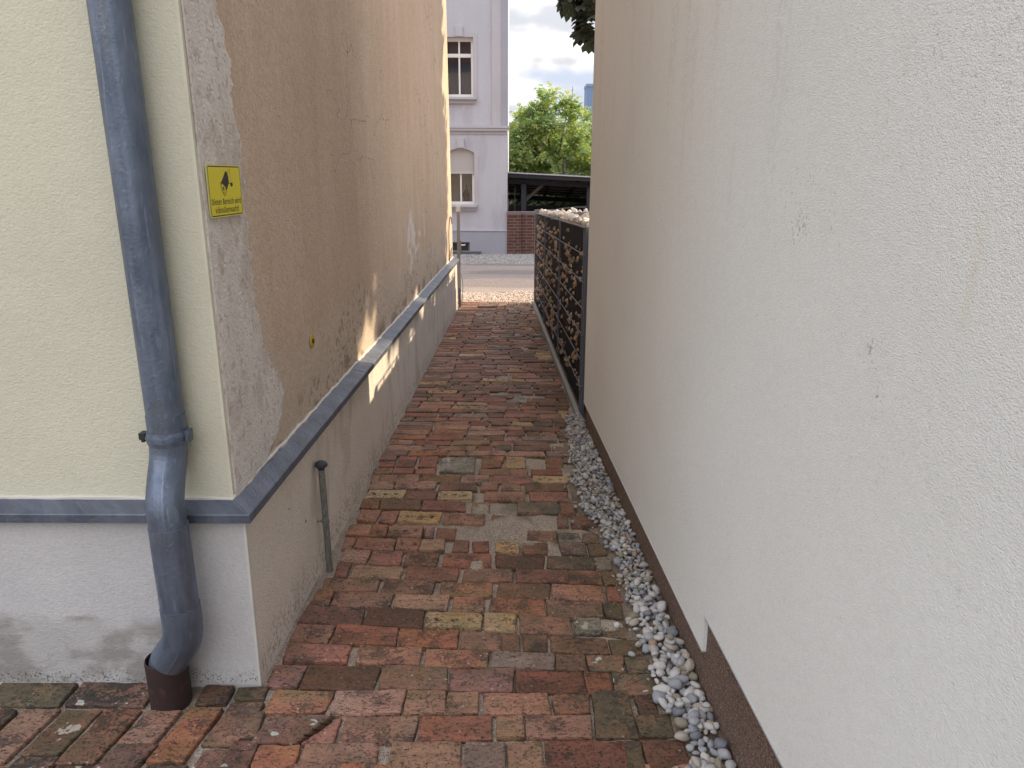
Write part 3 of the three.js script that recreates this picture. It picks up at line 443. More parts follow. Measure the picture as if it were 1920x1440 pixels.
// ------------------------------------------------------------------ zinc downpipe with cast iron socket
{
  const pipe = thing('downpipe', 'weathered blue grey zinc downpipe running down the pale yellow wall into a rusty socket', 'downpipe', [-1.05, 0, -2.2]);
  const zm = new THREE.MeshStandardMaterial({ map: sized(zincMap, 0.35, 1.1), roughnessMap: zincRough, metalness: 0.6, roughness: 0.82, color: rgb(0.54, 0.605, 0.71), bumpMap: sized(roughBump, 1.1, 1.4), bumpScale: 0.0012 });
  const L = (x, y, d) => V(x + 1.05, y, d).add(new THREE.Vector3(0, 0, 2.2));
  const ax = (y) => -1.048 - 0.0119 * (y - 0.9);
  part('upper_pipe', tube([L(ax(0.95), 0.945, 2.185), L(ax(5), 5.0, 2.185)], 0.0545, 30, 36), zm, pipe);
  part('sleeve', tube([L(ax(0.87), 0.87, 2.185), L(ax(0.95), 0.955, 2.185)], 0.0565, 4, 36), zm, pipe);
  part('swan_neck', tube([L(ax(0.88), 0.885, 2.184), L(-1.05, 0.82, 2.176), L(-1.050, 0.755, 2.142), L(-1.046, 0.69, 2.108), L(-1.042, 0.635, 2.102), L(-1.041, 0.60, 2.102)], (t) => 0.0545, 40, 36), zm, pipe);
  part('lower_pipe', tube([L(-1.041, 0.628, 2.102), L(-1.040, 0.54, 2.102), L(-1.036, 0.30, 2.102)], (t) => 0.0575, 20, 36), zm, pipe);
  part('lower_bend', tube([L(-1.036, 0.355, 2.102), L(-1.036, 0.27, 2.103), L(-1.047, 0.225, 2.105), L(-1.075, 0.182, 2.11), L(-1.098, 0.15, 2.115)], 0.0595, 30, 36), zm, pipe);
  part('bend_end', tube([L(-1.068, 0.192, 2.109), L(-1.108, 0.13, 2.118), L(-1.113, 0.08, 2.12)], 0.057, 20, 36), zm, pipe);
  const band = lathe([[0.057, -0.021], [0.059, -0.02], [0.0605, -0.013], [0.0645, 0], [0.0605, 0.013], [0.059, 0.02], [0.057, 0.021]], L(ax(0.885), 0.885, 2.185), 36);
  const cl = part('pipe_clamp', band, zm, pipe);
  const dark = mat({ color: rgb(0.05, 0.055, 0.06), metalness: 0.5, roughness: 0.5 });
  const lug = (x, y, d, w, h, e) => { const g = new THREE.BoxGeometry(w, h, e); const p = L(x, y, d); g.translate(p.x, p.y, p.z); return g; };
  part('clamp_lug', [lug(ax(0.885) - 0.071, 0.888, 2.18, 0.019, 0.02, 0.03), lug(ax(0.885) - 0.07, 0.875, 2.20, 0.009, 0.009, 0.07)], dark, cl);
  part('clamp_lug', [lug(ax(0.885) + 0.066, 0.889, 2.18, 0.013, 0.036, 0.03), lug(ax(0.885) + 0.070, 0.889, 2.16, 0.006, 0.010, 0.012)], mat({ color: rgb(0.12, 0.15, 0.19), metalness: 0.5, roughness: 0.5 }), cl);
  const rust = tex(512, 512, (u, v) => mix(mix([0.03, 0.019, 0.018], [0.055, 0.03, 0.025], fbm(u, v, 8, 8, 5, 701)), [0.09, 0.045, 0.032], step(0.64, 0.76, fbm(u, v, 12, 6, 5, 705)) * 0.6));
  part('rusty_socket', lathe([[0.0590, 0.06], [0.0595, 0.150], [0.061, 0.154], [0.0635, 0.152], [0.0645, 0.142], [0.0635, 0.06], [0.063, -0.05]], L(-1.113, 0, 2.122), 40), mat({ map: sized(rust, 0.7, 0.7), roughness: 0.75, metalness: 0.2 }), pipe);
}

// ------------------------------------------------------------------ warning sign on the side wall
{
  const c = document.createElement('canvas'); c.width = 1040; c.height = 608; const x = c.getContext('2d');
  const rr = (a, b, w, h, r) => { x.beginPath(); x.moveTo(a + r, b); x.arcTo(a + w, b, a + w, b + h, r); x.arcTo(a + w, b + h, a, b + h, r); x.arcTo(a, b + h, a, b, r); x.arcTo(a, b, a + w, b, r); x.closePath(); };
  x.fillStyle = '#e6df74'; x.fillRect(0, 0, 1040, 608); x.fillStyle = '#e3d52a'; rr(18, 18, 1004, 572, 34); x.fill(); x.lineWidth = 13; x.strokeStyle = '#15140c'; x.stroke();
  x.fillStyle = '#13140f'; x.strokeStyle = '#13140f';
  x.save(); x.translate(492, 195);
  x.beginPath(); x.moveTo(-100, 8); x.lineTo(62, -128); x.quadraticCurveTo(120, -120, 136, -62); x.lineTo(150, 10); x.lineTo(40, 118); x.lineTo(20, 62); x.closePath(); x.fill();
  x.lineWidth = 10; x.beginPath(); x.moveTo(-126, 4); x.quadraticCurveTo(-140, 96, -20, 168); x.lineTo(36, 118); x.stroke();
  x.beginPath(); x.ellipse(-48, 78, 40, 62, -0.5, 0, 7); x.lineWidth = 7; x.stroke(); x.beginPath(); x.ellipse(-46, 80, 18, 30, -0.5, 0, 7); x.fill(); x.fillRect(-108, -2, 26, 34);
  x.lineWidth = 7; x.beginPath(); x.moveTo(118, -94); x.lineTo(190, -150); x.lineTo(206, 20); x.stroke(); x.fillRect(150, 16, 40, 10);
  x.beginPath(); x.moveTo(176, 20); x.lineTo(258, 6); x.lineTo(268, 52); x.lineTo(196, 62); x.closePath(); x.fill();
  x.restore();
  x.textAlign = 'center'; x.font = 'bold 96px sans-serif'; const fit = (s, y, w) => { const m = x.measureText(s).width; x.save(); x.translate(520, y); x.scale(w / m, 1.0); x.fillText(s, 0, 0); x.restore(); };
  fit('Dieser Bereich wird', 462, 940); fit('videoüberwacht!', 560, 760);
  const t = new THREE.CanvasTexture(c); t.colorSpace = THREE.SRGBColorSpace;
  const s = thing('warning_sign', 'yellow video surveillance notice with black camera symbol screwed on the side wall', 'sign', [LP(-0.048, 2.41) - LEAN * 0.955 + 0.011, 1.605, -2.41]);
  const w = 0.262, h = 0.153, S = new THREE.Shape(); const r = 0.009; S.moveTo(-w / 2 + r, -h / 2); S.lineTo(w / 2 - r, -h / 2); S.quadraticCurveTo(w / 2, -h / 2, w / 2, -h / 2 + r); S.lineTo(w / 2, h / 2 - r); S.quadraticCurveTo(w / 2, h / 2, w / 2 - r, h / 2); S.lineTo(-w / 2 + r, h / 2); S.quadraticCurveTo(-w / 2, h / 2, -w / 2, h / 2 - r); S.lineTo(-w / 2, -h / 2 + r); S.quadraticCurveTo(-w / 2, -h / 2, -w / 2 + r, -h / 2);
  const g = new THREE.ExtrudeGeometry(S, { depth: 0.003, bevelEnabled: false });
  part('plate', g, mat({ color: rgb(0.75, 0.68, 0.25), roughness: 0.5 }), s);
  const pg = new THREE.ShapeGeometry(S), uv = pg.attributes.uv, pp = pg.attributes.position; for (let i = 0; i < uv.count; i++) uv.setXY(i, pp.getX(i) / w + 0.5, pp.getY(i) / h + 0.5); pg.translate(0, 0, 0.0042);
  part('print', pg, mat({ map: t, roughness: 0.45 }), s);
  s.rotation.y = Math.PI / 2 - 0.0177;
  s.rotation.z = 0;
  const m = thing('marker_disc', 'small round yellow marker plate with dark centre low on the brown wall', 'marker', [LP(-0.048, 3.24) - LEAN * 0.3 + 0.002, 0.955, -3.24]);
  m.rotation.y = Math.PI / 2;
  const disc = new THREE.CylinderGeometry(0.029, 0.030, 0.006, 28); disc.rotateX(Math.PI / 2); disc.translate(0, 0, 0.003); part('disc', disc, mat({ color: rgb(0.55, 0.38, 0.04), roughness: 0.5 }), m);
  const dc = new THREE.CylinderGeometry(0.010, 0.011, 0.005, 16); dc.rotateX(Math.PI / 2); dc.translate(0, 0, 0.008); part('centre_pin', dc, mat({ color: rgb(0.05, 0.045, 0.03) }), m);
}

// ------------------------------------------------------------------ vent pipe with mushroom cap
{
  const v = thing('vent_pipe', 'short galvanised standpipe with mushroom cap clamped to the grey plinth', 'pipe', [-0.797, 0, -2.975]);
  const vm = tex(256, 512, (u, w) => { const n = fbm(u, w, 8, 20, 5, 721, 0.6); let c = mix([0.16, 0.17, 0.165], [0.33, 0.34, 0.31], n); c = mix(c, [0.06, 0.06, 0.06], step(0.56, 0.64, fbm(u, w, 14, 30, 4, 725)) * 0.7); return mix(c, [0.30, 0.30, 0.2], step(0.55, 0.7, fbm(u, w, 6, 6, 4, 729)) * 0.4); });
  const m = mat({ map: sized(vm, 0.1, 0.5), metalness: 0.35, roughness: 0.65 });
  part('pipe', tube([new THREE.Vector3(0.004, -0.03, 0), new THREE.Vector3(-0.003, 0.475, 0)], 0.0138, 12, 18), m, v);
  part('cap', lathe([[0.0145, -0.012], [0.016, -0.004], [0.0265, 0.004], [0.0275, 0.010], [0.024, 0.019], [0.015, 0.025], [0.0, 0.027]], new THREE.Vector3(-0.003, 0.472, 0), 24), mat({ color: rgb(0.035, 0.036, 0.04), roughness: 0.6 }), v);
  const cl = part('clamp', lathe([[0.014, -0.010], [0.0165, -0.008], [0.0165, 0.008], [0.014, 0.010]], new THREE.Vector3(0, 0.225, 0), 18), m, v);
  const peg = new THREE.CylinderGeometry(0.0035, 0.0035, 0.05, 10); peg.rotateZ(Math.PI / 2); peg.translate(-0.030, 0.225, 0.002); const nut = new THREE.CylinderGeometry(0.007, 0.007, 0.006, 6); nut.rotateZ(Math.PI / 2); nut.translate(-0.034, 0.225, 0.002);
  part('peg', [peg, nut], m, cl);
}

// ------------------------------------------------------------------ the right house: white textured render over a brown stone-chip base
{
  const house = thing('house', 'house with off white textured render and brown stone chip base right of the alley', 'house');
  const W = 4.2, Hh = 3.0, D0 = 5.0, ON = 2.16, OV = -0.013;
  const spots = [[1.72, 1.55, 0.05, 0.9], [1.59, 1.56, 0.045, 0.8], [1.755, 1.53, 0.035, 0.7], [1.69, 1.655, 0.03, 0.8], [1.457, 1.335, 0.03, 0.9], [1.365, 1.35, 0.035, 0.9], [1.314, 1.27, 0.012, 1.2], [1.80, 1.62, 0.06, 0.5], [2.1, 1.5, 0.05, 0.5], [2.3, 1.75, 0.05, 0.5], [1.15, 1.95, 0.2, 0.3], [1.35, 1.85, 0.18, 0.25], [1.0, 1.8, 0.15, 0.3]];
  const wm = tex(2048, 1400, (u, v) => {
    const d = D0 - u * W, y = 0.1 + v * Hh;
    const n = fbm(u, v, 8, 5, 5, 801, 0.55), fine = fbm(u, v, 520, 380, 2, 805), str = fbm(u, v, 60, 4, 4, 809, 0.6);
    let c = mix([0.735, 0.745, 0.70], [0.805, 0.815, 0.78], n); c = mul(c, 0.955 + 0.09 * fine);
    c = mix(c, [0.53, 0.49, 0.42], step(0.54, 0.72, str) * step(1.3, 2.2, y + 0.9 * (fbm(u, v, 30, 3, 3, 811) - 0.5)) * 0.22 * step(0.35, 0.6, fbm(u, v, 300, 200, 3, 813)));   // dirt runs with a grain
    let k = 0; for (const [sd, sy, r, a] of spots) { const e = Math.hypot(d - sd, y - sy) / r; if (e < 2.2) k += a * Math.exp(-e * e); }
    const sp = fbm(u, v, 800, 560, 2, 821), thin = 0.06 + 0.12 * step(0.52, 0.75, fbm(u, v, 10, 8, 4, 825));
    c = mix(c, [0.10, 0.10, 0.085], step(0.82 - 0.17 * clamp(k) - thin * 0.5, 0.95 - 0.17 * clamp(k) - thin * 0.5, sp) * clamp(0.2 + 0.3 * k));
    const ox = d - (1.10 + 0.05 * (1.62 - y)); if (y > 1.40 && y < 1.64) c = mix(c, [0.66, 0.52, 0.30], Math.exp(-Math.pow(ox / 0.013, 2)) * step(1.40, 1.46, y) * step(1.64, 1.58, y) * 0.16 * (0.5 + fine));
    return c;
  }); wm.wrapS = wm.wrapT = THREE.MirroredRepeatWrapping; wm.repeat.set(1 / W, 1 / Hh); wm.offset.set(0, -0.1 / Hh);
  const render = mat({ map: wm, bumpMap: sized(grainBump, 0.5, 0.5), bumpScale: 0.0021 });
  const X = (d) => RW(OV, d), DN = -4;
  part('wall', [prism([[X(D0), D0], [X(DN), DN], [8, DN], [8, D0]], 0.287, 4.5), prism([[X(D0), D0], [X(ON), ON], [8, ON], [8, D0]], 0.158, 0.287)], render, house);
  const base = tex(512, 512, (u, v) => { const [w, id] = wor(u, v, 120, 120, 841); const t = id < 0.42 ? [0.10, 0.062, 0.047] : id < 0.75 ? [0.21, 0.135, 0.10] : id < 0.94 ? [0.33, 0.22, 0.16] : [0.45, 0.35, 0.27]; return mul(t, 1.1 - 0.7 * w); });
  const bb = tex(512, 512, (u, v) => 1 - wor(u, v, 120, 120, 841)[0], false);
  part('base', prism([[RW(0, D0 - 0.02), D0 - 0.02], [RW(0, DN), DN], [7.9, DN], [7.9, D0 - 0.02]], -0.15, 0.4), mat({ map: sized(base, 0.35, 0.35), bumpMap: sized(bb, 0.35, 0.35), bumpScale: 0.002, roughness: 0.65 }), house);
  const dripM = mat({ color: rgb(0.45, 0.45, 0.44), roughness: 0.5 });
  part('drip_edge', [prism([[X(D0) - 0.002, D0], [X(ON) - 0.002, ON - 0.002], [X(ON) + 0.03, ON - 0.002], [X(D0) + 0.03, D0]], 0.153, 0.159), prism([[X(ON) - 0.002, ON - 0.001], [X(DN) - 0.002, DN], [X(DN) + 0.03, DN], [X(ON) + 0.03, ON - 0.001]], 0.282, 0.288)], dripM, house);
  part('roof', loft([V(0.2, 4.45, 5.1), V(0.2, 4.55, 5.1), V(4.3, 7, 5.1), V(8.4, 4.55, 5.1), V(8.4, 4.45, 5.1)], [V(0.45, 4.45, -4.3), V(0.45, 4.55, -4.3), V(4.3, 7, -4.3), V(8.4, 4.55, -4.3), V(8.4, 4.45, -4.3)]), mat({ color: rgb(0.22, 0.09, 0.06) }), house);
}

// ------------------------------------------------------------------ pebble strip
{
  const strip = setting('pebble_strip', 'narrow strip of loose white and grey pebbles along the foot of the white house'), q = rng(301);
  const L = [[1.4, 0.545], [1.844, 0.512], [2.125, 0.485], [2.519, 0.447], [2.9, 0.458], [3.057, 0.452], [3.3, 0.425], [3.45, 0.38], [3.69, 0.350], [4.0, 0.335], [4.317, 0.342], [4.7, 0.355], [5.106, 0.375], [5.2, 0.38]];
  const left = (d) => { for (let i = 0; i + 1 < L.length; i++) if (d < L[i + 1][0]) return lerp(L[i][1], L[i + 1][1], (d - L[i][0]) / (L[i + 1][0] - L[i][0])); return 0.38; };
  const F = []; for (let i = 0; i < 40; i++) { const d0 = 1.2 + i * 0.1, d1 = d0 + 0.1, P = [V(left(d0) - 0.02, -0.016, d0), V(RW(0.01, d0), 0.004, d0), V(RW(0.01, d1), 0.004, d1), V(left(d1) - 0.02, -0.016, d1)]; F.push([P, P.map((p) => [p.x, -p.z])]); }
  part('soil', quadsGeo(F), mat({ map: sized(sandMap, 0.6, 0.6), color: rgb(0.55, 0.52, 0.5) }), strip);
  const geos = []; for (let i = 0; i < 12; i++) geos.push(stone(1, 900 + i, 1, 0.48 + 0.22 * q(), 0.62 + 0.28 * q(), 2, 0.16 + 0.16 * q()));
  const lo = []; for (let i = 0; i < 4; i++) lo.push(stone(1, 940 + i, 1, 0.6, 0.75, 1, 0.24));
  const tones = [[0.62, 0.60, 0.57], [0.54, 0.53, 0.52], [0.45, 0.45, 0.46], [0.36, 0.37, 0.40], [0.50, 0.44, 0.37], [0.30, 0.27, 0.20], [0.22, 0.23, 0.26], [0.40, 0.29, 0.20], [0.67, 0.65, 0.61], [0.34, 0.21, 0.15]];
  const mats = tones.map((t) => mat({ color: rgb(...mul(t, 0.82)), map: stoneMap, roughness: 0.72 }));
  const pick = () => { const z = q(); return z < 0.17 ? 0 : z < 0.34 ? 1 : z < 0.50 ? 2 : z < 0.63 ? 3 : z < 0.75 ? 4 : z < 0.84 ? 5 : z < 0.91 ? 6 : z < 0.95 ? 7 : z < 0.98 ? 8 : 9; };
  const placed = [], cell = new Map(), key = (x, d) => Math.floor(x / 0.05) + ',' + Math.floor(d / 0.05);
  const tryAt = (x, d, r, h) => { const cx = Math.floor(x / 0.05), cd = Math.floor(d / 0.05); let top = 0; for (let i = -1; i <= 1; i++) for (let j = -1; j <= 1; j++) for (const o of cell.get((cx + i) + ',' + (cd + j)) || []) { const e = Math.hypot(o.x - x, o.d - d), m = (o.r + r); if (e < m * 0.66) { if (h === 0) return null; if (e < m * 0.33) top = Math.max(top, o.y + (o.r + r) * 0.42); } } return top; };
  for (const [count, layer] of [[9000, 0], [260, 1]]) for (let i = 0; i < count; i++) {
    const d = 1.25 + 3.93 * q(), l = left(d) + 0.012 + 0.012 * Math.sin(d * 17) + 0.010 * Math.sin(d * 41), rr = RW(-0.012, d), t = q(), x = lerp(l, rr, t), r = (0.0100 + 0.0150 * Math.pow(q(), 1.6)) * (layer ? 0.95 : 1) * (d < 2.7 ? 1.25 : 0.92);
    if (x + r * 0.6 > RW(0, d)) continue; if (layer && (t < 0.15)) continue;
    const y = tryAt(x, d, r, layer); if (y === null) continue;
    const o = { x, d, r, y: (layer ? Math.max(y, 0.012) : 0.002 + r * 0.28 + 0.008 * t) }; placed.push(o); const k = key(x, d); if (!cell.has(k)) cell.set(k, []); cell.get(k).push(o);
  }
  for (const [x, d] of [[0.40, 2.53], [0.43, 2.35], [0.30, 3.42], [0.33, 3.6], [0.29, 3.85]]) placed.push({ x, d, r: 0.014, y: 0.012 });
  for (let i = 0; i < 28; i++) { const d = 1.7 + 3.4 * q(); placed.push({ x: left(d) - 0.10 * q() * q(), d, r: 0.003 + 0.004 * q(), y: 0.006 }); }
  placed.sort((a, b) => (b.r / b.d) - (a.r / a.d));
  const vis = placed.filter((o) => o.d > 1.75), nearF = placed.filter((o) => o.d <= 1.75);
  const pose = (m, o) => { m.position.set(o.x, o.y, -o.d); m.rotation.set((q() - 0.5) * 0.9, q() * 6.3, (q() - 0.5) * 0.9); m.scale.setScalar(o.r); };
  vis.slice(0, 298).forEach((o, i) => { const m = part(i ? 'pebble_' + String(i).padStart(3, '0') : 'pebble', geos[Math.floor(q() * 12)], mats[pick()], strip); pose(m, o); });
  const rest = [...vis.slice(298), ...nearF], dum = new THREE.Object3D(), c = new THREE.Color();
  for (let k = 0; k < 4; k++) { const part4 = rest.filter((_, i) => i % 4 === k), m = new THREE.InstancedMesh(lo[k], mat({ map: stoneMap, roughness: 0.75 }), part4.length); part4.forEach((o, i) => { pose(dum, o); dum.updateMatrix(); m.setMatrixAt(i, dum.matrix); c.setRGB(...mul(tones[pick()], 0.72)); m.setColorAt(i, c); }); m.name = 'small_pebbles' + (k ? '_00' + k : ''); m.userData.kind = 'stuff'; m.castShadow = m.receiveShadow = true; strip.add(m); }
}

// ------------------------------------------------------------------ gabion fences
{
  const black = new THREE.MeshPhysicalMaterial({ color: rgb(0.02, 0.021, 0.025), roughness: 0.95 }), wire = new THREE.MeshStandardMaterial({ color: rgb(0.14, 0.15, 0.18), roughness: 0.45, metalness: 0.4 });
  const post = new THREE.MeshStandardMaterial({ color: rgb(0.21, 0.21, 0.22), roughness: 0.6, metalness: 0.2 });
  const tan = [[0.44, 0.29, 0.19], [0.40, 0.30, 0.21], [0.50, 0.41, 0.32], [0.33, 0.235, 0.17], [0.46, 0.30, 0.17], [0.43, 0.37, 0.32]].map((t) => mat({ color: rgb(...t), map: stoneMap }));
  const white = [[0.66, 0.60, 0.54], [0.58, 0.52, 0.46], [0.72, 0.67, 0.62], [0.52, 0.41, 0.32]].map((t) => mat({ color: rgb(...t), map: stoneMap }));
  const q = rng(811), sg = []; for (let i = 0; i < 10; i++) sg.push(stone(1, 960 + i, 1, 0.8 + 0.3 * q(), 0.8, 1, 0.42, true));
  const top = (d) => 1.325 - 0.0262 * (d - 5.17);
  const gab = thing('gabion_fence', 'black wire gabion fence filled with tan stones along the right of the path', 'fence');
  const d0 = 5.14, d1 = 10.12, dS = 5.02;
  const wall = (a, b, oa, ob, y0, yt) => loft([V(GB(oa, a), y0, a), V(GB(ob, a), y0, a), V(GB(ob, a), yt(a), a), V(GB(oa, a), yt(a), a)], [V(GB(oa, b), y0, b), V(GB(ob, b), y0, b), V(GB(ob, b), yt(b), b), V(GB(oa, b), yt(b), b)]);
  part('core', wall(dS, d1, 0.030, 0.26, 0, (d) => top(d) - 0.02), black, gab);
  const strip = new THREE.MeshPhysicalMaterial({ color: rgb(0.018, 0.019, 0.023), roughness: 0.9, specularIntensity: 0.3 });   // near-black flat strips behind the wires
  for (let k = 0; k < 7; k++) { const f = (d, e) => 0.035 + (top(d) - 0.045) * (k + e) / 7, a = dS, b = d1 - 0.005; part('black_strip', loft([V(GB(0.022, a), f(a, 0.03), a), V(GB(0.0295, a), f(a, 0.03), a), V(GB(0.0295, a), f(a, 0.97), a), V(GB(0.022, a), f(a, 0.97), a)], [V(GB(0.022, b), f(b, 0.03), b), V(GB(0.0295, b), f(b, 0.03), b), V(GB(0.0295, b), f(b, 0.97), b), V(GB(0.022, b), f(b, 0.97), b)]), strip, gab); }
  part('concrete_edging', wall(d0 - 0.1, d1 + 0.05, -0.035, 0.0, -0.05, () => 0.028), mat({ color: rgb(0.30, 0.29, 0.275), map: sized(toneMap, 0.4, 0.4) }), gab);
  for (let k = 0; k < 8; k++) { const f = (d) => 0.035 + (top(d) - 0.035) * k / 7; part('wire_rod', tube([V(GB(-0.004, d0), f(d0), d0), V(GB(-0.004, d1), f(d1), d1)], k === 7 ? 0.006 : 0.0042, 4, 8), wire, gab); }
  for (const d of [5.19, 6.88, 8.54]) part('panel_bar', box(GB(-0.010, d), GB(0.004, d), 0.02, top(d), d - 0.009, d + 0.009), wire, gab);
  part('end_post', prism([[GB(-0.012, d1), d1], [GB(-0.012, d1 + 0.06), d1 + 0.06], [GB(0.26, d1 + 0.06), d1 + 0.06], [GB(0.26, d1), d1]], -0.05, 1.235), post, gab);
  part('end_post', prism([[GB(0.0, d0), d0], [GB(0.0, d0 + 0.03), d0 + 0.03], [GB(0.26, d0 + 0.03), d0 + 0.03], [GB(0.26, d0), d0]], -0.05, top(d0)), wire, gab);
  let n = 0;
  for (let i = 0; i < 6000 && n < 296; i++) {
    const t = q(), d = lerp(5.28, 10.05, Math.pow(t, 0.9)), y = 0.07 + (top(d) - 0.16) * q();
    if (fbm(d / 16, y / 4, 60, 24, 2, 851) < 0.42) continue; if ([6.88, 8.54].some((e) => Math.abs(e - d) < 0.03)) continue;
    const m = part(n ? 'stone_' + String(n).padStart(3, '0') : 'stone', sg[Math.floor(q() * 10)], tan[Math.floor(q() * 6)], gab); const r = 0.017 + 0.021 * q() * q();
    m.position.set(GB(0.022, d), y, -d); m.rotation.set(q() * 6, q() * 6, q() * 6); m.scale.set(r * 0.85, r * (0.85 + 0.6 * q()), r); n++;
  }
  const small = new THREE.InstancedMesh(sg[0], mat({ map: stoneMap }), 200), so = new THREE.Object3D(), sc = new THREE.Color();
  for (let i = 0; i < 200; i++) { const d = lerp(5.26, 10.05, Math.pow(q(), 0.8)), r = 0.009 + 0.012 * q(), k = 0.7 + 0.5 * q(); so.position.set(GB(0.022, d), 0.05 + (top(d) - 0.10) * q(), -d); so.rotation.set(q() * 6, q() * 6, q() * 6); so.scale.set(r, r * (0.9 + 0.9 * q()), r); so.updateMatrix(); small.setMatrixAt(i, so.matrix); sc.setRGB(0.36 * k, 0.27 * k, 0.19 * k); small.setColorAt(i, sc); }
  small.name = 'small_stones'; small.userData.kind = 'stuff'; gab.add(small);
  for (let i = 0; i < 84; i++) {
    const d = lerp(5.2, 10.05, i / 84) + 0.03 * (q() - 0.5), s = part('top_stone' + (i ? '_' + String(i).padStart(3, '0') : ''), sg[Math.floor(q() * 10)], white[Math.floor(q() * 4)], gab), r = 0.036 + 0.022 * q();
    s.position.set(GB(0.05 + 0.17 * ((i * 0.618) % 1), d), top(d) - 0.004 + 0.012 * q(), -d); s.rotation.set(q() * 6, q() * 6, q() * 6); s.scale.set(r * 1.15, r * 0.8, r);
  }
  const g2 = thing('gabion_fence', 'stone filled gabion section turning along the street behind the first', 'fence'), D2 = 10.22;
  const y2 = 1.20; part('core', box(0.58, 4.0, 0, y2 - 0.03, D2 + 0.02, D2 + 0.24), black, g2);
  for (let k = 0; k < 7; k++) part('wire_rod', tube([V(0.58, 0.03 + k * 0.195, D2 - 0.002), V(4.0, 0.03 + k * 0.195, D2 - 0.002)], 0.004, 2, 8), wire, g2);
  part('end_post', box(4.0, 4.06, -0.05, 1.22, D2, D2 + 0.24), post, g2);
  for (let i = 0; i < 70; i++) { const s = part('stone' + (i ? '_' + String(i).padStart(3, '0') : ''), sg[Math.floor(q() * 10)], tan[Math.floor(q() * 6)], g2), r = 0.035 + 0.02 * q(); s.position.set(lerp(0.6, 2.0, q()), lerp(0.9, y2 - 0.05, q()), -D2 - 0.02); s.rotation.set(q() * 6, q() * 6, q() * 6); s.scale.setScalar(r); }
  for (let i = 0; i < 44; i++) { const s = part('top_stone' + (i ? '_' + String(i).padStart(3, '0') : ''), sg[Math.floor(q() * 10)], white[Math.floor(q() * 4)], g2), r = 0.034 + 0.024 * q(); s.position.set(0.6 + i * 0.075, y2 - 0.01 + 0.015 * q(), -D2 - 0.05 - 0.16 * ((i * 0.618) % 1)); s.rotation.set(q() * 6, q() * 6, q() * 6); s.scale.set(r * 1.2, r * 0.8, r); }
}

// ------------------------------------------------------------------ garden gate at the end of the left house, and a cable on its wall
{
  const gate = thing('gate', 'grey metal gate leaf swung open edge on at the end of the left house', 'gate', [-0.69, 0, -9.86]);
  const gm = new THREE.MeshStandardMaterial({ color: rgb(0.27, 0.275, 0.29), roughness: 0.5, metalness: 0.4 }), lm = new THREE.MeshStandardMaterial({ color: rgb(0.5, 0.5, 0.52), roughness: 0.4, metalness: 0.5 });
  const B = (x0, x1, y0, y1, z0, z1) => { const g = new THREE.BoxGeometry(x1 - x0, y1 - y0, z1 - z0); g.translate((x0 + x1) / 2, (y0 + y1) / 2, (z0 + z1) / 2); return g; };
  part('stile', B(-0.022, 0.018, 0.03, 1.22, -0.05, 0), gm, gate); part('stile', B(-0.018, 0.022, 0.03, 1.22, -0.95, -0.90), gm, gate);
  part('rail', B(-0.016, 0.016, 0.04, 0.09, -0.90, -0.05), gm, gate); part('rail', B(-0.016, 0.016, 1.16, 1.21, -0.90, -0.05), gm, gate);
  for (let i = 0; i < 7; i++) part('infill_bar', B(-0.008, 0.008, 0.09, 1.16, -0.17 - i * 0.11, -0.15 - i * 0.11), lm, gate);
  const h = part('lock_case', B(0.018, 0.032, 0.70, 0.86, -0.05, -0.005), gm, gate);
  part('handle', [tube([new THREE.Vector3(0.03, 0.80, -0.02), new THREE.Vector3(0.06, 0.798, -0.02), new THREE.Vector3(0.085, 0.805, -0.02)], 0.009, 10, 10)], new THREE.MeshStandardMaterial({ color: rgb(0.85, 0.85, 0.85), roughness: 0.35, metalness: 0.1 }), h);
  part('post_cap', B(-0.03, 0.026, 1.22, 1.30, -0.058, 0.008), mat({ color: rgb(0.6, 0.58, 0.56) }), gate);
  part('stop_rod', tube([new THREE.Vector3(0.03, 0.06, -0.06), new THREE.Vector3(0.045, 0.3, -0.06), new THREE.Vector3(0.03, 0.42, -0.06)], 0.006, 16, 8), lm, gate);
  part('drop_bolt', B(-0.012, 0.012, -0.02, 0.25, -0.02, 0.012), mat({ color: rgb(0.12, 0.12, 0.13), metalness: 0.4, roughness: 0.6 }), gate);
  gate.rotation.y = 0.072;
  const w = (d, y) => V(LP(-0.040, d) - LEAN * (y - 0.65), y, d);
  const cb = part('cable', [tube([w(9.2, 0.67), w(9.24, 0.80), w(9.25, 0.97), w(9.33, 1.10), w(9.46, 1.17), w(9.58, 1.16), w(9.68, 1.08)], 0.005, 40, 7), tube([w(9.24, 0.66), w(9.40, 0.73), w(9.56, 0.78), w(9.72, 0.79)], 0.004, 20, 7)], mat({ color: rgb(0.10, 0.06, 0.04) }), scene);
  cb.name = 'cable'; cb.userData = { label: 'thin dark cable arching over the sunlit end of the brown wall by the gate', category: 'cable' };
}

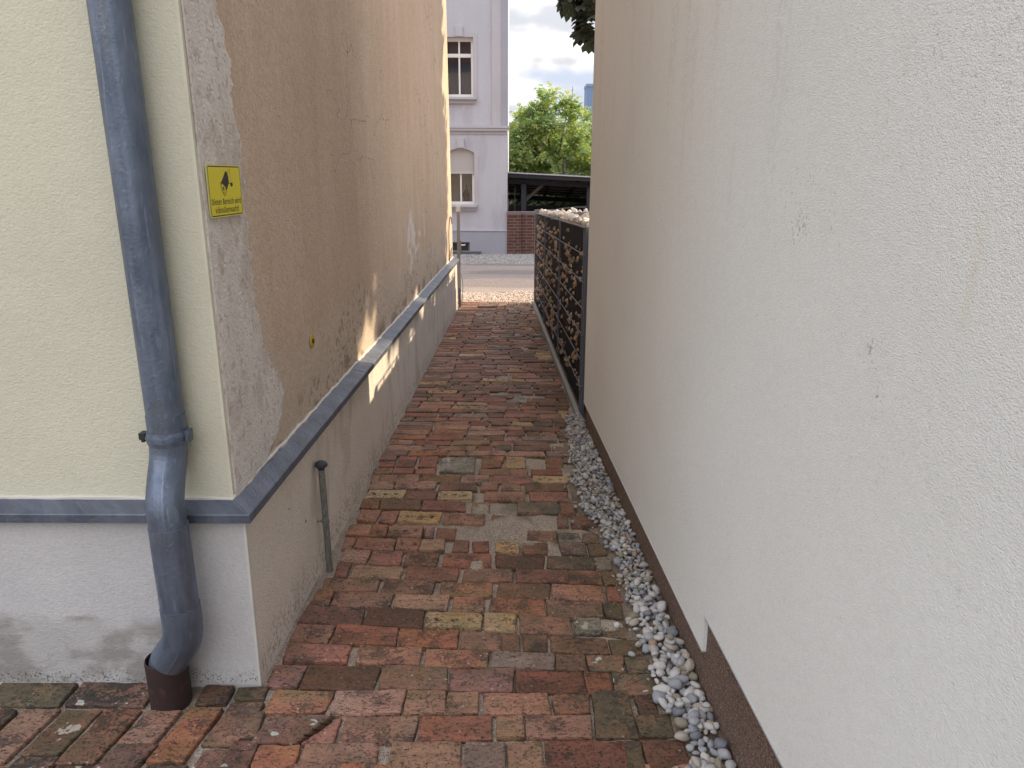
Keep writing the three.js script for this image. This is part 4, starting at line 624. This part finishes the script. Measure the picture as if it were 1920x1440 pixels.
// ------------------------------------------------------------------ the house across the street
{
  const D = 17.1, house = thing('house', 'pale lavender rendered house with cornice and narrow windows across the street', 'house');
  const stain = tex(512, 512, (u, v) => { const k = 0.86 + 0.16 * fbm(u, v, 3, 3, 5, 991, 0.6) + 0.06 * fbm(u, v, 60, 6, 3, 995) - 0.10 * step(0.6, 0.75, fbm(u, v, 14, 4, 4, 997)); return [k, k * 0.995, k * 0.985]; });
  const wallM = mat({ map: sized(stain, 4.5, 4.5), color: rgb(0.475, 0.48, 0.55), bumpMap: sized(roughBump, 2.5, 2.5), bumpScale: 0.004 }), trim = mat({ map: sized(toneMap, 2, 2), color: rgb(0.48, 0.47, 0.51) }), plM = mat({ map: sized(toneMap, 2, 2), color: rgb(0.36, 0.37, 0.44) });
  const hole = (pts) => new THREE.Path(pts.map(([x, y]) => new THREE.Vector2(x, y)));
  const extr = (outer, holes, d, depth) => { const S = new THREE.Shape(outer.map(([x, y]) => new THREE.Vector2(x, y))); S.holes = holes.map(hole); const g = new THREE.ExtrudeGeometry(S, { depth, bevelEnabled: false }); g.translate(0, 0, -d - depth); return g; };
  const rect = (x0, x1, y0, y1) => [[x0, y0], [x1, y0], [x1, y1], [x0, y1]];
  const arch = (x0, x1, y0, y1, rise) => { const p = [[x0, y0], [x1, y0]]; for (let i = 0; i <= 10; i++) { const t = i / 10; p.push([lerp(x1, x0, t), y1 - rise + rise * (1 - Math.pow(2 * t - 1, 2))]); } return p; };
  const LX0 = -1.435, LX1 = -0.838, XE = -0.128;
  part('wall', extr(rect(-7, XE, 0.49, 9), [arch(LX0, LX1, 1.06, 2.24, 0.09), rect(LX0, LX1, 3.28, 4.45)], D, 0.28), wallM, house);
  part('wall', [box(XE - 0.28, XE, 0.0, 9, D + 0.28, D + 0.9), box(-7, XE, 0.0, 9, D + 0.9, D + 9)], wallM, house);
  part('plinth', extr(rect(-7, XE + 0.015, -0.08, 0.488), [rect(-1.55, -0.952, 0.05, 0.245)], D - 0.03, 0.31), plM, house);
  part('plinth_ledge', box(-7, XE + 0.02, 0.488, 0.506, D - 0.045, D + 0.002), trim, house);
  part('cornice', [box(-7, XE + 0.06, 2.655, 2.70, D - 0.07, D + 0.002), box(-7, XE + 0.045, 2.60, 2.655, D - 0.05, D + 0.002), box(-7, XE + 0.02, 2.53, 2.545, D - 0.018, D + 0.002)], trim, house);
  part('pilaster', box(-0.445, XE + 0.012, 2.70, 9, D - 0.03, D + 0.3), trim, house); part('corner_strip', box(-0.247, XE + 0.022, 2.70, 9, D - 0.045, D + 0.28), plM, house);
  part('roof', loft([V(-7.5, 9, D - 0.4), V(XE + 0.4, 9, D - 0.4), V(XE + 0.4, 9.15, D - 0.4), V(-7.5, 9.15, D - 0.4)], [V(-7.5, 11.5, D + 4.5), V(XE + 0.4, 11.5, D + 4.5), V(XE + 0.4, 11.65, D + 4.5), V(-7.5, 11.65, D + 4.5)]), mat({ color: rgb(0.2, 0.09, 0.07) }), house);
  const glass = new THREE.MeshPhysicalMaterial({ color: rgb(0.8, 0.85, 0.9), roughness: 0.03, transmission: 1, thickness: 0, ior: 1.5 }), frameM = mat({ color: rgb(0.74, 0.73, 0.73), roughness: 0.5 });
  const win = (y0, y1, low) => {
    const F = D + 0.10, w = part('window', [box(LX0, LX0 + 0.035, y0, y1, F, F + 0.06), box(LX1 - 0.05, LX1, y0, y1, F, F + 0.06), box(LX0 + 0.035, LX1 - 0.05, y0, y0 + 0.06, F, F + 0.06), box(LX0 + 0.035, LX1 - 0.05, y1 - 0.07, y1, F, F + 0.06)], frameM, house);
    part('mullion', box(-1.152, -1.118, y0 + 0.06, low ? 1.72 : 4.07, F - 0.004, F + 0.05), frameM, w);
    if (!low) { part('mullion', box(-1.152, -1.118, 4.14, y1 - 0.07, F - 0.004, F + 0.05), frameM, w); part('transom', box(LX0 + 0.035, LX1 - 0.05, 4.07, 4.14, F - 0.012, F + 0.05), frameM, w); }
    for (const [a, b] of [[LX0 + 0.035, -1.152], [-1.118, LX1 - 0.05]]) for (const [c, e] of low ? [[y0 + 0.06, 1.72]] : [[y0 + 0.06, 4.07], [4.14, y1 - 0.07]]) part('pane', box(a, b, c, e, F + 0.03, F + 0.034), glass, w);
    const cm = low ? mat({ color: rgb(0.46, 0.38, 0.30) }) : mat({ map: sized(tex(128, 128, (u, v) => ((Math.floor(u * 16) + Math.floor(v * 16)) % 2 ? [0.05, 0.055, 0.065] : [0.13, 0.135, 0.15])), 0.3, 0.3) });
    part('curtain', box(LX0 - 0.1, LX1 + 0.1, y0 - 0.05, y1 + 0.05, low ? F + 0.32 : F + 0.13, low ? F + 0.33 : F + 0.14), cm, w);
    part('sill', [box(LX0 - 0.04, LX1 + 0.07, y0 - 0.055, y0 - 0.012, D - 0.11, D + 0.10), box(LX0 - 0.02, LX1 + 0.04, y0 - 0.13, y0 - 0.056, D - 0.045, D + 0.002)], trim, w);
    part('surround', [box(LX1 + 0.002, LX1 + 0.085, y0 - 0.01, low ? y1 - 0.09 : y1 + 0.08, D - 0.012, D + 0.002), box(LX0 - 0.085, LX0 - 0.002, y0 - 0.01, low ? y1 - 0.09 : y1 + 0.08, D - 0.012, D + 0.002)].concat(low ? [] : [box(LX0 - 0.002, LX1 + 0.002, y1 + 0.002, y1 + 0.08, D - 0.012, D + 0.002)]), trim, w);
    part('keystone', prism([[-1.2, D - 0.05], [-1.05, D - 0.05], [-1.05, D], [-1.2, D]], y1 + 0.01, y1 + 0.20), trim, w);
    if (low) { const sl = []; for (let i = 0; i < 13; i++) sl.push(box(LX0 + 0.01, LX1 - 0.01, 1.75 + i * 0.038, 1.75 + i * 0.038 + 0.033, F - 0.035, F - 0.02)); sl.push(box(LX0 + 0.01, LX1 - 0.01, 1.712, 1.748, F - 0.04, F - 0.015)); part('roller_shutter', sl, mat({ color: rgb(0.50, 0.47, 0.47) }), w); }
  };
  win(1.06, 2.24, true); win(3.28, 4.45, false);
  const bw = part('basement_window', [box(-0.985, -0.955, 0.052, 0.243, D + 0.02, D + 0.06), box(-1.55, -0.985, 0.215, 0.243, D + 0.02, D + 0.06)], mat({ color: rgb(0.16, 0.17, 0.19) }), house); part('pane', box(-1.55, -0.985, 0.055, 0.215, D + 0.04, D + 0.045), mat({ color: rgb(0.02, 0.025, 0.03), roughness: 0.6 }), bw);
  part('doorstep', box(-1.5, -0.70, -0.05, 0.045, D - 0.16, D - 0.031), mat({ color: rgb(0.10, 0.11, 0.12) }), house);
  const lan = thing('lantern', 'small dark lantern standing inside the lower window of the lavender house', 'lantern', [-1.03, 1.115, -17.36]);
  const dk = mat({ color: rgb(0.02, 0.022, 0.025) });
  part('body', lathe([[0.07, 0], [0.075, 0.02], [0.05, 0.03], [0.085, 0.13], [0.09, 0.15]], new THREE.Vector3(), 6), dk, lan); part('hood', lathe([[0.095, 0.15], [0.06, 0.21], [0.02, 0.28], [0.008, 0.36], [0, 0.37]], new THREE.Vector3(), 6), dk, lan);
}

// ------------------------------------------------------------------ brick wall, carport, car
{
  const wall = thing('brick_wall', 'low dark red brick wall with pale joints beside the lavender house', 'wall');
  const D = 17.1, bm = mat({ map: BT.P, color: rgb(0.55, 0.48, 0.5) });
  part('mortar', [box(-0.122, 4.2, -0.06, 0.845, D + 0.006, D + 0.24), box(-0.120, 0.18, -0.06, 0.845, D - 0.054, D + 0.004)], mat({ color: rgb(0.34, 0.29, 0.30) }), wall);
  const q = rng(19), br = []; const add = (x0, x1, y0, y1, d0) => { const g = box(x0, x1, y0, y1, d0 - 0.002 * q(), d0 + 0.05), uv = g.attributes.uv, o = q(); for (let i = 0; i < uv.count; i++) uv.setXY(i, uv.getX(i) * 2 + o, uv.getY(i) * 2 + o); br.push(g); };
  for (let k = 0; k < 13; k++) { const y0 = -0.03 + k * 0.0672, y1 = y0 + 0.056; add(-0.121, k % 2 ? 0.03 : 0.115, y0, y1, D - 0.06); add(k % 2 ? 0.042 : 0.127, 0.181, y0, y1, D - 0.06); for (let x = 0.19 + (k % 2 ? 0 : -0.13); x < 2.6; x += 0.258) if (x + 0.246 > 0.19) add(Math.max(x, 0.19), x + 0.246, y0, y1, D); }
  const p = part('brickwork', br, bm, wall); p.userData.kind = 'stuff';
  part('coping', [box(-0.13, 4.25, 0.845, 0.905, D - 0.012, D + 0.26), box(-0.132, 0.195, 0.846, 0.912, D - 0.075, D - 0.013)], mat({ map: sized(toneMap, 1, 1), color: rgb(0.20, 0.15, 0.16) }), wall);

  const cp = thing('carport', 'dark timber carport with sloping sheet roof behind the brick wall', 'carport');
  const wood = mat({ color: rgb(0.035, 0.032, 0.038) }), wood2 = mat({ color: rgb(0.075, 0.06, 0.06) }), lite = mat({ color: rgb(0.22, 0.20, 0.19) });
  const ry = (x, d) => 1.735 - 0.047 * (x + 0.14) - 0.125 * (d - 20);
  const plate = (x0, x1, d0, d1, ya, yb) => loft([V(x0, ry(x0, d0) + ya, d0), V(x1, ry(x1, d0) + ya, d0), V(x1, ry(x1, d0) + yb, d0), V(x0, ry(x0, d0) + yb, d0)], [V(x0, ry(x0, d1) + ya, d1), V(x1, ry(x1, d1) + ya, d1), V(x1, ry(x1, d1) + yb, d1), V(x0, ry(x0, d1) + yb, d1)]);
  part('roof_sheet', plate(-0.9, 5.5, 19.95, 24.5, 0.0, 0.03), mat({ color: rgb(0.6, 0.58, 0.58), roughness: 0.5 }), cp);
  part('roof_boarding', plate(-0.88, 5.48, 20.02, 24.45, -0.02, -0.001), wood2, cp);
  part('fascia', plate(-0.89, 5.49, 19.97, 20.01, -0.10, -0.002), wood, cp);
  part('beam', plate(-0.8, 5.4, 20.2, 20.32, -0.22, -0.10), wood, cp); part('beam', plate(-0.8, 5.4, 24.1, 24.22, -0.22, -0.10), wood, cp);
  for (let i = 0; i < 8; i++) part('rafter', plate(-0.5 + i * 0.72, -0.42 + i * 0.72, 20.1, 24.3, -0.10, -0.02), wood, cp);
  for (let i = 0; i < 6; i++) part('batten', plate(-0.8, 5.4, 20.7 + i * 0.6, 20.76 + i * 0.6, -0.045, -0.02), lite, cp);
  for (const [x, d] of [[0.22, 20.2], [1.92, 20.2], [0.25, 24.1], [2.6, 24.1], [5.0, 20.2]]) part('post', box(x, x + 0.13, -0.66, ry(x, d) - 0.2, d, d + 0.12), mat({ color: rgb(0.055, 0.055, 0.07) }), cp);
  part('brace', loft([V(0.34, 1.12, 20.22), V(0.34, 1.02, 20.22), V(0.34, 1.02, 20.29), V(0.34, 1.12, 20.29)], [V(0.80, 1.52, 20.22), V(0.80, 1.42, 20.22), V(0.80, 1.42, 20.29), V(0.80, 1.52, 20.29)]), wood2, cp);
  part('rod', tube([V(0.06, 0.4, 21), V(0.06, 1.42, 21)], 0.012, 3, 8), mat({ color: rgb(0.3, 0.29, 0.27) }), cp);

  const fence = thing('board_fence', 'dark horizontal board fence at the back of the carport', 'fence');
  for (let i = 0; i < 9; i++) part('board', box(-1, 5.5, -0.6 + i * 0.155, -0.6 + i * 0.155 + 0.14, 24.7, 24.73), mat({ color: rgb(0.05, 0.042, 0.045) }), fence);
  for (let i = 0; i < 4; i++) part('fence_post', box(-0.9 + i * 2, -0.8 + i * 2, -0.66, 0.85, 24.74, 24.83), wood, fence);

  const car = thing('parked_car', 'dark grey car parked under the carport with only its roof above the wall', 'car', [0, -0.66, -21.9]);
  const paint = new THREE.MeshPhysicalMaterial({ color: rgb(0.42, 0.43, 0.44), metalness: 0.4, roughness: 0.3, clearcoat: 1, clearcoatRoughness: 0.05 }), cg = new THREE.MeshPhysicalMaterial({ color: rgb(0.02, 0.03, 0.035), roughness: 0.04, clearcoat: 1 });
  const sil = (pts, w, bev) => { const S = new THREE.Shape(); S.moveTo(...pts[0]); S.splineThru(pts.slice(1).map((p) => new THREE.Vector2(...p))); S.closePath(); const g = new THREE.ExtrudeGeometry(S, { depth: w - 2 * bev, bevelEnabled: true, bevelThickness: bev, bevelSize: bev, bevelSegments: 4, bevelOffset: -bev, curveSegments: 14 }); g.translate(0, 0, -(w - 2 * bev) / 2); return toCreasedNormals(g, 0.6); };
  part('body', sil([[-0.45, 0.3], [-0.42, 0.62], [0.3, 0.86], [0.75, 0.93], [3.2, 0.97], [3.72, 0.85], [3.78, 0.35], [3.4, 0.22], [0.0, 0.2]], 1.74, 0.09), paint, car);
  part('cabin_glass', sil([[0.72, 0.9], [1.12, 1.28], [1.42, 1.47], [2.2, 1.50], [3.0, 1.40], [3.5, 0.95], [3.0, 0.88], [1.2, 0.88]], 1.5, 0.12), cg, car);
  part('roof_panel', sil([[0.98, 1.40], [1.38, 1.505], [2.2, 1.555], [3.05, 1.47], [3.12, 1.42], [2.2, 1.49], [1.4, 1.455], [1.02, 1.375]], 1.36, 0.02), paint, car);
  for (const x of [1.24, 1.95, 2.75]) { const g = new THREE.BoxGeometry(0.07, 0.56, 1.47); g.rotateZ(x === 1.24 ? -0.7 : x === 2.75 ? 0.45 : 0); g.translate(x - (x === 1.24 ? 0.12 : 0) + (x === 2.75 ? 0.2 : 0), 1.19, 0); part('pillar', g, paint, car); }
  const tyre = new THREE.TorusGeometry(0.24, 0.085, 12, 28), rim = new THREE.CylinderGeometry(0.19, 0.19, 0.12, 20); rim.rotateX(Math.PI / 2);
  for (const x of [0.32, 2.95]) for (const z of [-0.78, 0.78]) { const t = tyre.clone(), r = rim.clone(); t.translate(x, 0.32, z); r.translate(x, 0.32, z); const w = part('wheel', t, mat({ color: rgb(0.02, 0.02, 0.02) }), car); part('rim', r, mat({ color: rgb(0.4, 0.4, 0.42), metalness: 0.7, roughness: 0.4 }), w); }
  for (const z of [-0.6, 0.6]) { const g = new THREE.SphereGeometry(0.12, 14, 10); g.scale(0.6, 0.6, 1.2); g.translate(-0.34, 0.62, z); part('headlight', g, mat({ color: rgb(0.7, 0.7, 0.72), roughness: 0.2 }), car); }
  const pole = part('pole', tube([V(1.63, -0.66, 25.2), V(1.63, 2.2, 25.2)], 0.035, 4, 10), mat({ color: rgb(0.04, 0.04, 0.045) }), scene); pole.userData = { label: 'slim dark pole rising behind the carport roof', category: 'pole' };
}

// ------------------------------------------------------------------ far houses
{
  const h = thing('far_house', 'far house with dark tiled roof and a tall brick chimney behind the trees', 'house');
  const wl = mat({ color: rgb(0.2, 0.14, 0.13) }), rf = mat({ color: rgb(0.13, 0.10, 0.10), bumpMap: sized(roughBump, 2, 2), bumpScale: 0.03 });
  part('wall', box(-3, 7, -0.7, 3.7, 47, 55), wl, h);
  const r = part('roof', loft([V(-3.4, 3.6, 46.6), V(-3.4, 5.0, 51), V(-3.4, 3.6, 55.4)], [V(7.4, 3.6, 46.6), V(7.4, 5.0, 51), V(7.4, 3.6, 55.4)]), rf, h);
  part('chimney', [box(3.33, 3.78, 3.9, 5.9, 48, 48.45), box(3.31, 3.80, 5.75, 5.85, 47.98, 48.47), box(3.43, 3.68, 5.9, 6.02, 48.1, 48.35)], mat({ map: BT.M, color: rgb(1.0, 1.2, 0.8) }), r);
  part('antenna', [tube([V(3.55, 6.0, 48.2), V(3.55, 6.85, 48.2)], 0.016, 3, 6), tube([V(3.47, 6.62, 48.2), V(3.63, 6.66, 48.2)], 0.012, 2, 6), tube([V(3.5, 6.4, 48.2), V(3.6, 6.4, 48.2)], 0.012, 2, 6)], mat({ color: rgb(0.15, 0.12, 0.11) }), r);
  for (let i = 0; i < 5; i++) { const w = part('window', box(-2 + i * 2, -1.2 + i * 2, 1.2, 2.6, 46.97, 47.02), mat({ color: rgb(0.6, 0.58, 0.55) }), h); part('pane', box(-1.93 + i * 2, -1.27 + i * 2, 1.27, 2.53, 46.95, 46.965), mat({ color: rgb(0.03, 0.035, 0.04), roughness: 0.1 }), w); }
  const t = thing('tower', 'slim blue grey tower at the edge of the white house beyond the trees', 'tower');
  part('shaft', prism([[10.95, 120], [15, 120], [15, 124], [10.95, 124]], -0.7, 14.6), mat({ color: rgb(0.17, 0.25, 0.40) }), t); part('parapet', prism([[10.9, 119.9], [15.1, 119.9], [15.1, 124.1], [10.9, 124.1]], 14.6, 15.0), mat({ color: rgb(0.22, 0.30, 0.44) }), t);
}

// unseen house added past the carport, so that its shadow lies on the street
{
  const h = thing('house', 'unseen house added past the carport to lay its shadow across the street', 'house');
  part('wall', box(5.0, 22, -0.7, 4.5, 17.6, 26), mat({ color: rgb(0.5, 0.45, 0.38), map: sized(toneMap, 2, 2) }), h);
  part('roof', loft([V(4.8, 4.42, 17.2), V(4.8, 4.62, 17.2), V(4.8, 7.0, 21.8), V(4.8, 4.42, 26.4)], [V(22.3, 4.42, 17.2), V(22.3, 4.62, 17.2), V(22.3, 7.0, 21.8), V(22.3, 4.42, 26.4)]), mat({ color: rgb(0.2, 0.09, 0.07) }), h);
  for (let i = 0; i < 4; i++) { const w = part('window', box(8 + i * 3.4, 9.1 + i * 3.4, 1.2, 2.7, 17.56, 17.602), mat({ color: rgb(0.6, 0.58, 0.55) }), h); part('pane', box(8.1 + i * 3.4, 9 + i * 3.4, 1.3, 2.6, 17.54, 17.558), mat({ color: rgb(0.03, 0.035, 0.04), roughness: 0.1 }), w); }
}

// ------------------------------------------------------------------ trees and shrubs
const bark = mat({ map: tex(256, 256, (u, v) => mix([0.06, 0.045, 0.035], [0.16, 0.13, 0.10], fbm(u, v, 24, 5, 4, 961))), bumpMap: roughBump, bumpScale: 0.02 });
function leafGeo(l, w, bend, ob = 0.8) {                        // a folded, pointed leaf lying along +x
  const P = [], I = [], U = [], n = 4; for (let i = 0; i <= n; i++) { const t = i / n, ww = w * Math.pow(Math.sin(Math.PI * Math.pow(t, ob)), ob > 1 ? 0.65 : 0.8) * 0.5, y = -bend * t * t; P.push(t * l, y + ww * 0.35, -ww, t * l, y, 0, t * l, y + ww * 0.35, ww); U.push(t, 0, t, 0.5, t, 1); }
  for (let i = 0; i < n; i++) for (let j = 0; j < 2; j++) { const a = i * 3 + j, b = a + 3; I.push(a, a + 1, b, b, a + 1, b + 1); }
  const g = new THREE.BufferGeometry(); g.setAttribute('position', new THREE.Float32BufferAttribute(P, 3)); g.setAttribute('uv', new THREE.Float32BufferAttribute(U, 2)); g.setIndex(I); g.computeVertexNormals(); return g;
}
const leafM = (c, t) => new THREE.MeshPhysicalMaterial({ color: c, roughness: 0.75, transmission: t, thickness: 0, side: THREE.DoubleSide });
function sprig(seed, n, len, l, w) {                  // leaves along a twig
  const q = rng(seed), gs = []; for (let i = 0; i < n; i++) { const g = leafGeo(l * (0.7 + 0.5 * q()), w * (0.8 + 0.4 * q()), l * 0.25 * q()); g.rotateX((q() - 0.5) * 1.6); g.rotateZ((q() - 0.5) * 1.4); g.rotateY((i % 2 ? 1 : -1) * (0.5 + 0.6 * q())); g.translate(len * i / n, (q() - 0.5) * 0.03, 0); gs.push(g); } return mergeGeometries(gs);
}
function crown(tree, name, geo, m, spots, n, seed, tint, size = [0.8, 1.3]) {  // spots: [x, y, d, r]: clumps that carry the leaves
  const q = rng(seed), im = new THREE.InstancedMesh(geo, m, n), o = new THREE.Object3D(), c = new THREE.Color(); const vol = spots.map((s) => s[3] * s[3]); const sum = vol.reduce((a, b) => a + b);
  for (let i = 0; i < n; i++) { let k = 0, z = q() * sum; while (z > vol[k] && k < spots.length - 1) z -= vol[k++]; const [x, y, d, r] = spots[k], th = q() * 6.283, ph = Math.acos(2 * q() - 1), rr = r * Math.pow(q(), 0.45); o.position.copy(V(x + rr * Math.sin(ph) * Math.cos(th), y + rr * Math.cos(ph) * 0.8, d + rr * Math.sin(ph) * Math.sin(th))); o.rotation.set((q() - 0.5) * 1.5, q() * 6.283, (q() - 0.5) * 1.4 + 0.2); o.scale.setScalar(lerp(size[0], size[1], q())); o.updateMatrix(); im.setMatrixAt(i, o.matrix); tint(q, c); im.setColorAt(i, c); }
  im.name = name; im.userData.kind = 'stuff'; im.castShadow = im.receiveShadow = true; tree.add(im); return im;
}
const trunkGeo = (pts, r0, r1) => tube(pts, (t) => lerp(r0, r1, t), 14, 10);
{
  const q = rng(5);
  // the bright green tree behind the carport
  const tr = thing('leafy_tree', 'bright yellow green backlit tree filling the gap behind the carport', 'tree');
  part('trunk', [trunkGeo([V(1.5, -0.7, 27.6), V(1.45, 1, 27.6), V(1.5, 2.6, 27.7)], 0.14, 0.06), ...[[0.4, 3.2], [1.0, 4.0], [1.9, 3.9], [2.6, 3.3], [-0.2, 2.4], [3.2, 2.6]].map(([x, y]) => trunkGeo([V(1.47, 1 + q(), 27.6), V((x + 1.47) / 2, (y + 1.4) / 2 + 0.2, 27.4 + 0.6 * q()), V(x, y, 27.2 + q())], 0.05, 0.012))], bark, tr);
  const sp = []; for (let i = 0; i < 130; i++) { const a = q() * 6.283, r = Math.sqrt(q()), x = 1.5 + 2.5 * r * Math.cos(a), y = 2.15 + 1.75 * r * Math.sin(a); if (y > 2.3 + 1.7 * (1 - Math.abs(x - 1.5) / 2.6)) continue; sp.push([x, y, 26.6 + 1.8 * q(), 0.16 + 0.26 * q()]); }
  for (const [x, y] of [[1.02, 4.25], [1.12, 4.02], [0.95, 3.85], [0.35, 3.75], [0.25, 3.62], [0.42, 3.5], [0.70, 3.70], [0.82, 3.85], [1.2, 4.35], [1.5, 3.95], [1.9, 3.8], [2.3, 3.75], [2.5, 3.6], [1.75, 4.1], [2.0, 4.0], [1.85, 3.7], [2.15, 3.9], [1.75, 3.3], [1.95, 3.4], [1.85, 3.05], [2.1, 3.15], [2.0, 2.8], [-0.1, 3.15], [0.05, 3.05], [0.2, 3.2]]) sp.push([x, y, 27 + 0.6 * q(), 0.17]);
  crown(tr, 'crown', sprig(3, 8, 0.30, 0.11, 0.06), leafM(rgb(0.44, 0.52, 0.14), 0.6), sp, 6600, 31, (r, c) => { const z = r(); c.setRGB(0.55 + 0.6 * z, 0.75 + 0.35 * z, 0.7 + 0.5 * r()); });
  // darker shrubs under and behind the carport roof
  for (const [x, d, hgt, w, lab] of [[0.9, 25.6, 1.35, 0.8, 'dark shrub hanging over the board fence left behind the car roof'], [2.3, 25.8, 1.45, 0.9, 'dark shrub behind the board fence on the right above the car roof']]) {
    const s = thing('shrub', lab, 'shrub'); part('stem', [trunkGeo([V(x, -0.7, d), V(x + 0.1, 0.6, d - 0.1)], 0.05, 0.02)], bark, s);
    const ss = []; for (let i = 0; i < 40; i++) ss.push([x + (q() - 0.5) * 2 * w, 0.2 + q() * hgt, d + (q() - 0.6) * 1.2, 0.2 + 0.15 * q()]);
    crown(s, 'foliage', sprig(9, 7, 0.24, 0.10, 0.05), leafM(rgb(0.07, 0.12, 0.04), 0.3), ss, 1500, 41 + x * 10, (r, c) => { const z = 0.6 + 0.6 * r(); c.setRGB(z, z, z); });
  }
  // chestnut behind the white house: shades the alley, one bough shows against the sky
  const ch = thing('chestnut_tree', 'dark chestnut tree with a drooping bough at the top of the white house edge', 'tree');
  const C = [3.72, 4.95, 9.7];
  part('trunk', [trunkGeo([V(C[0] + 0.2, -0.1, C[2]), V(C[0], 1.8, C[2]), V(C[0], 4.6, C[2])], 0.24, 0.1), ...[[2.4, 5.6, 9.0], [4.8, 5.9, 10.4], [3.3, 6.4, 10.6], [2.8, 4.0, 11], [4.6, 4.3, 8.8], [5.2, 4.8, 9.6]].map((p) => trunkGeo([V(C[0], 2.4 + q(), C[2]), V((C[0] + p[0]) / 2, (2.8 + p[1]) / 2 + 0.3, (C[2] + p[2]) / 2), V(...p)], 0.09, 0.02)), trunkGeo([V(C[0], 3.2, C[2]), V(2.2, 4.3, 9.3), V(1.3, 4.0, 9.05), V(0.85, 3.45, 9.0)], 0.08, 0.012)], bark, ch);
  const leaflets = []; for (let i = 0; i < 5; i++) { const g = leafGeo(0.16 + (i === 2 ? 0.03 : 0), 0.082, 0.03, 1.9); g.rotateZ(-0.35); g.rotateY((i - 2) * 0.62); leaflets.push(g); }
  const palm = mergeGeometries(leaflets), cs = [];
  for (let i = 0; i < 300; i++) { const a = q() * 6.283, ph = Math.acos(2 * q() - 1), r = 2.2 * Math.pow(q(), 0.4); cs.push([C[0] + r * Math.sin(ph) * Math.cos(a), C[1] + 1.12 * r * Math.cos(ph), C[2] + r * Math.sin(ph) * Math.sin(a), 0.32 + 0.24 * q()]); }
  // lobe on the house side, added to keep sun off the alley wall
  for (let i = 0; i < 150; i++) { const a = q() * 6.283, r = 0.95 * Math.sqrt(q()); cs.push([3.75 + r * Math.cos(a), 2.75 + 4.2 * q(), 8.1 + r * Math.sin(a), 0.28 + 0.2 * q()]); }
  // clumps cut away along the sun direction to shape sun patches on the wall
  const kept = cs.filter(([x, y, d, r]) => { const s = (x + 0.8) / Math.sin(SUN_AZ), hd = d - s * Math.cos(SUN_AZ), hy = y - s * Math.tan(SUN_EL); if (hd + r + 0.12 > 8.68) return false;
    const low = hd < 4.5 ? 0.62 : hd < 4.9 ? 0.44 : hd < 5.45 ? 0.62 : hd < 5.9 ? 0.84 : hd < 6.5 ? 0.62 : hd < 8.0 ? 0.5 : 0.8;
    if (hy - r * 0.62 < low) return false; return !(Math.abs(hd - 3.66) < 0.07 + r * 0.6 && hy - r * 0.7 < 1.32 && hy + r * 0.7 > 1.02); });
  cs.length = 0; cs.push(...kept);
  const bs = [[0.62, 3.56, 0.13], [0.72, 3.46, 0.15], [0.68, 3.33, 0.10], [0.80, 3.30, 0.14], [0.76, 3.19, 0.08], [0.86, 3.15, 0.12], [0.83, 3.07, 0.05], [0.92, 3.06, 0.07], [0.97, 3.40, 0.2], [1.0, 3.6, 0.2], [0.8, 3.62, 0.15]].map(([x, y, r]) => [x, y, 9, r]);
  crown(ch, 'crown', palm, leafM(rgb(0.055, 0.085, 0.03), 0.25), cs, 16000, 51, (r, c) => { const z = 0.6 + 0.7 * r(); c.setRGB(z, z, z); });
  crown(ch, 'bough_leaves', palm, leafM(rgb(0.045, 0.06, 0.035), 0.15), bs, 78, 52, (r, c) => { const z = 0.6 + 0.7 * r(); c.setRGB(z, z, z); }, [0.75, 1.1]);
}

scene.traverse((o) => { if (o.isMesh) o.castShadow = o.receiveShadow = true; });
renderer.render(scene, camera);
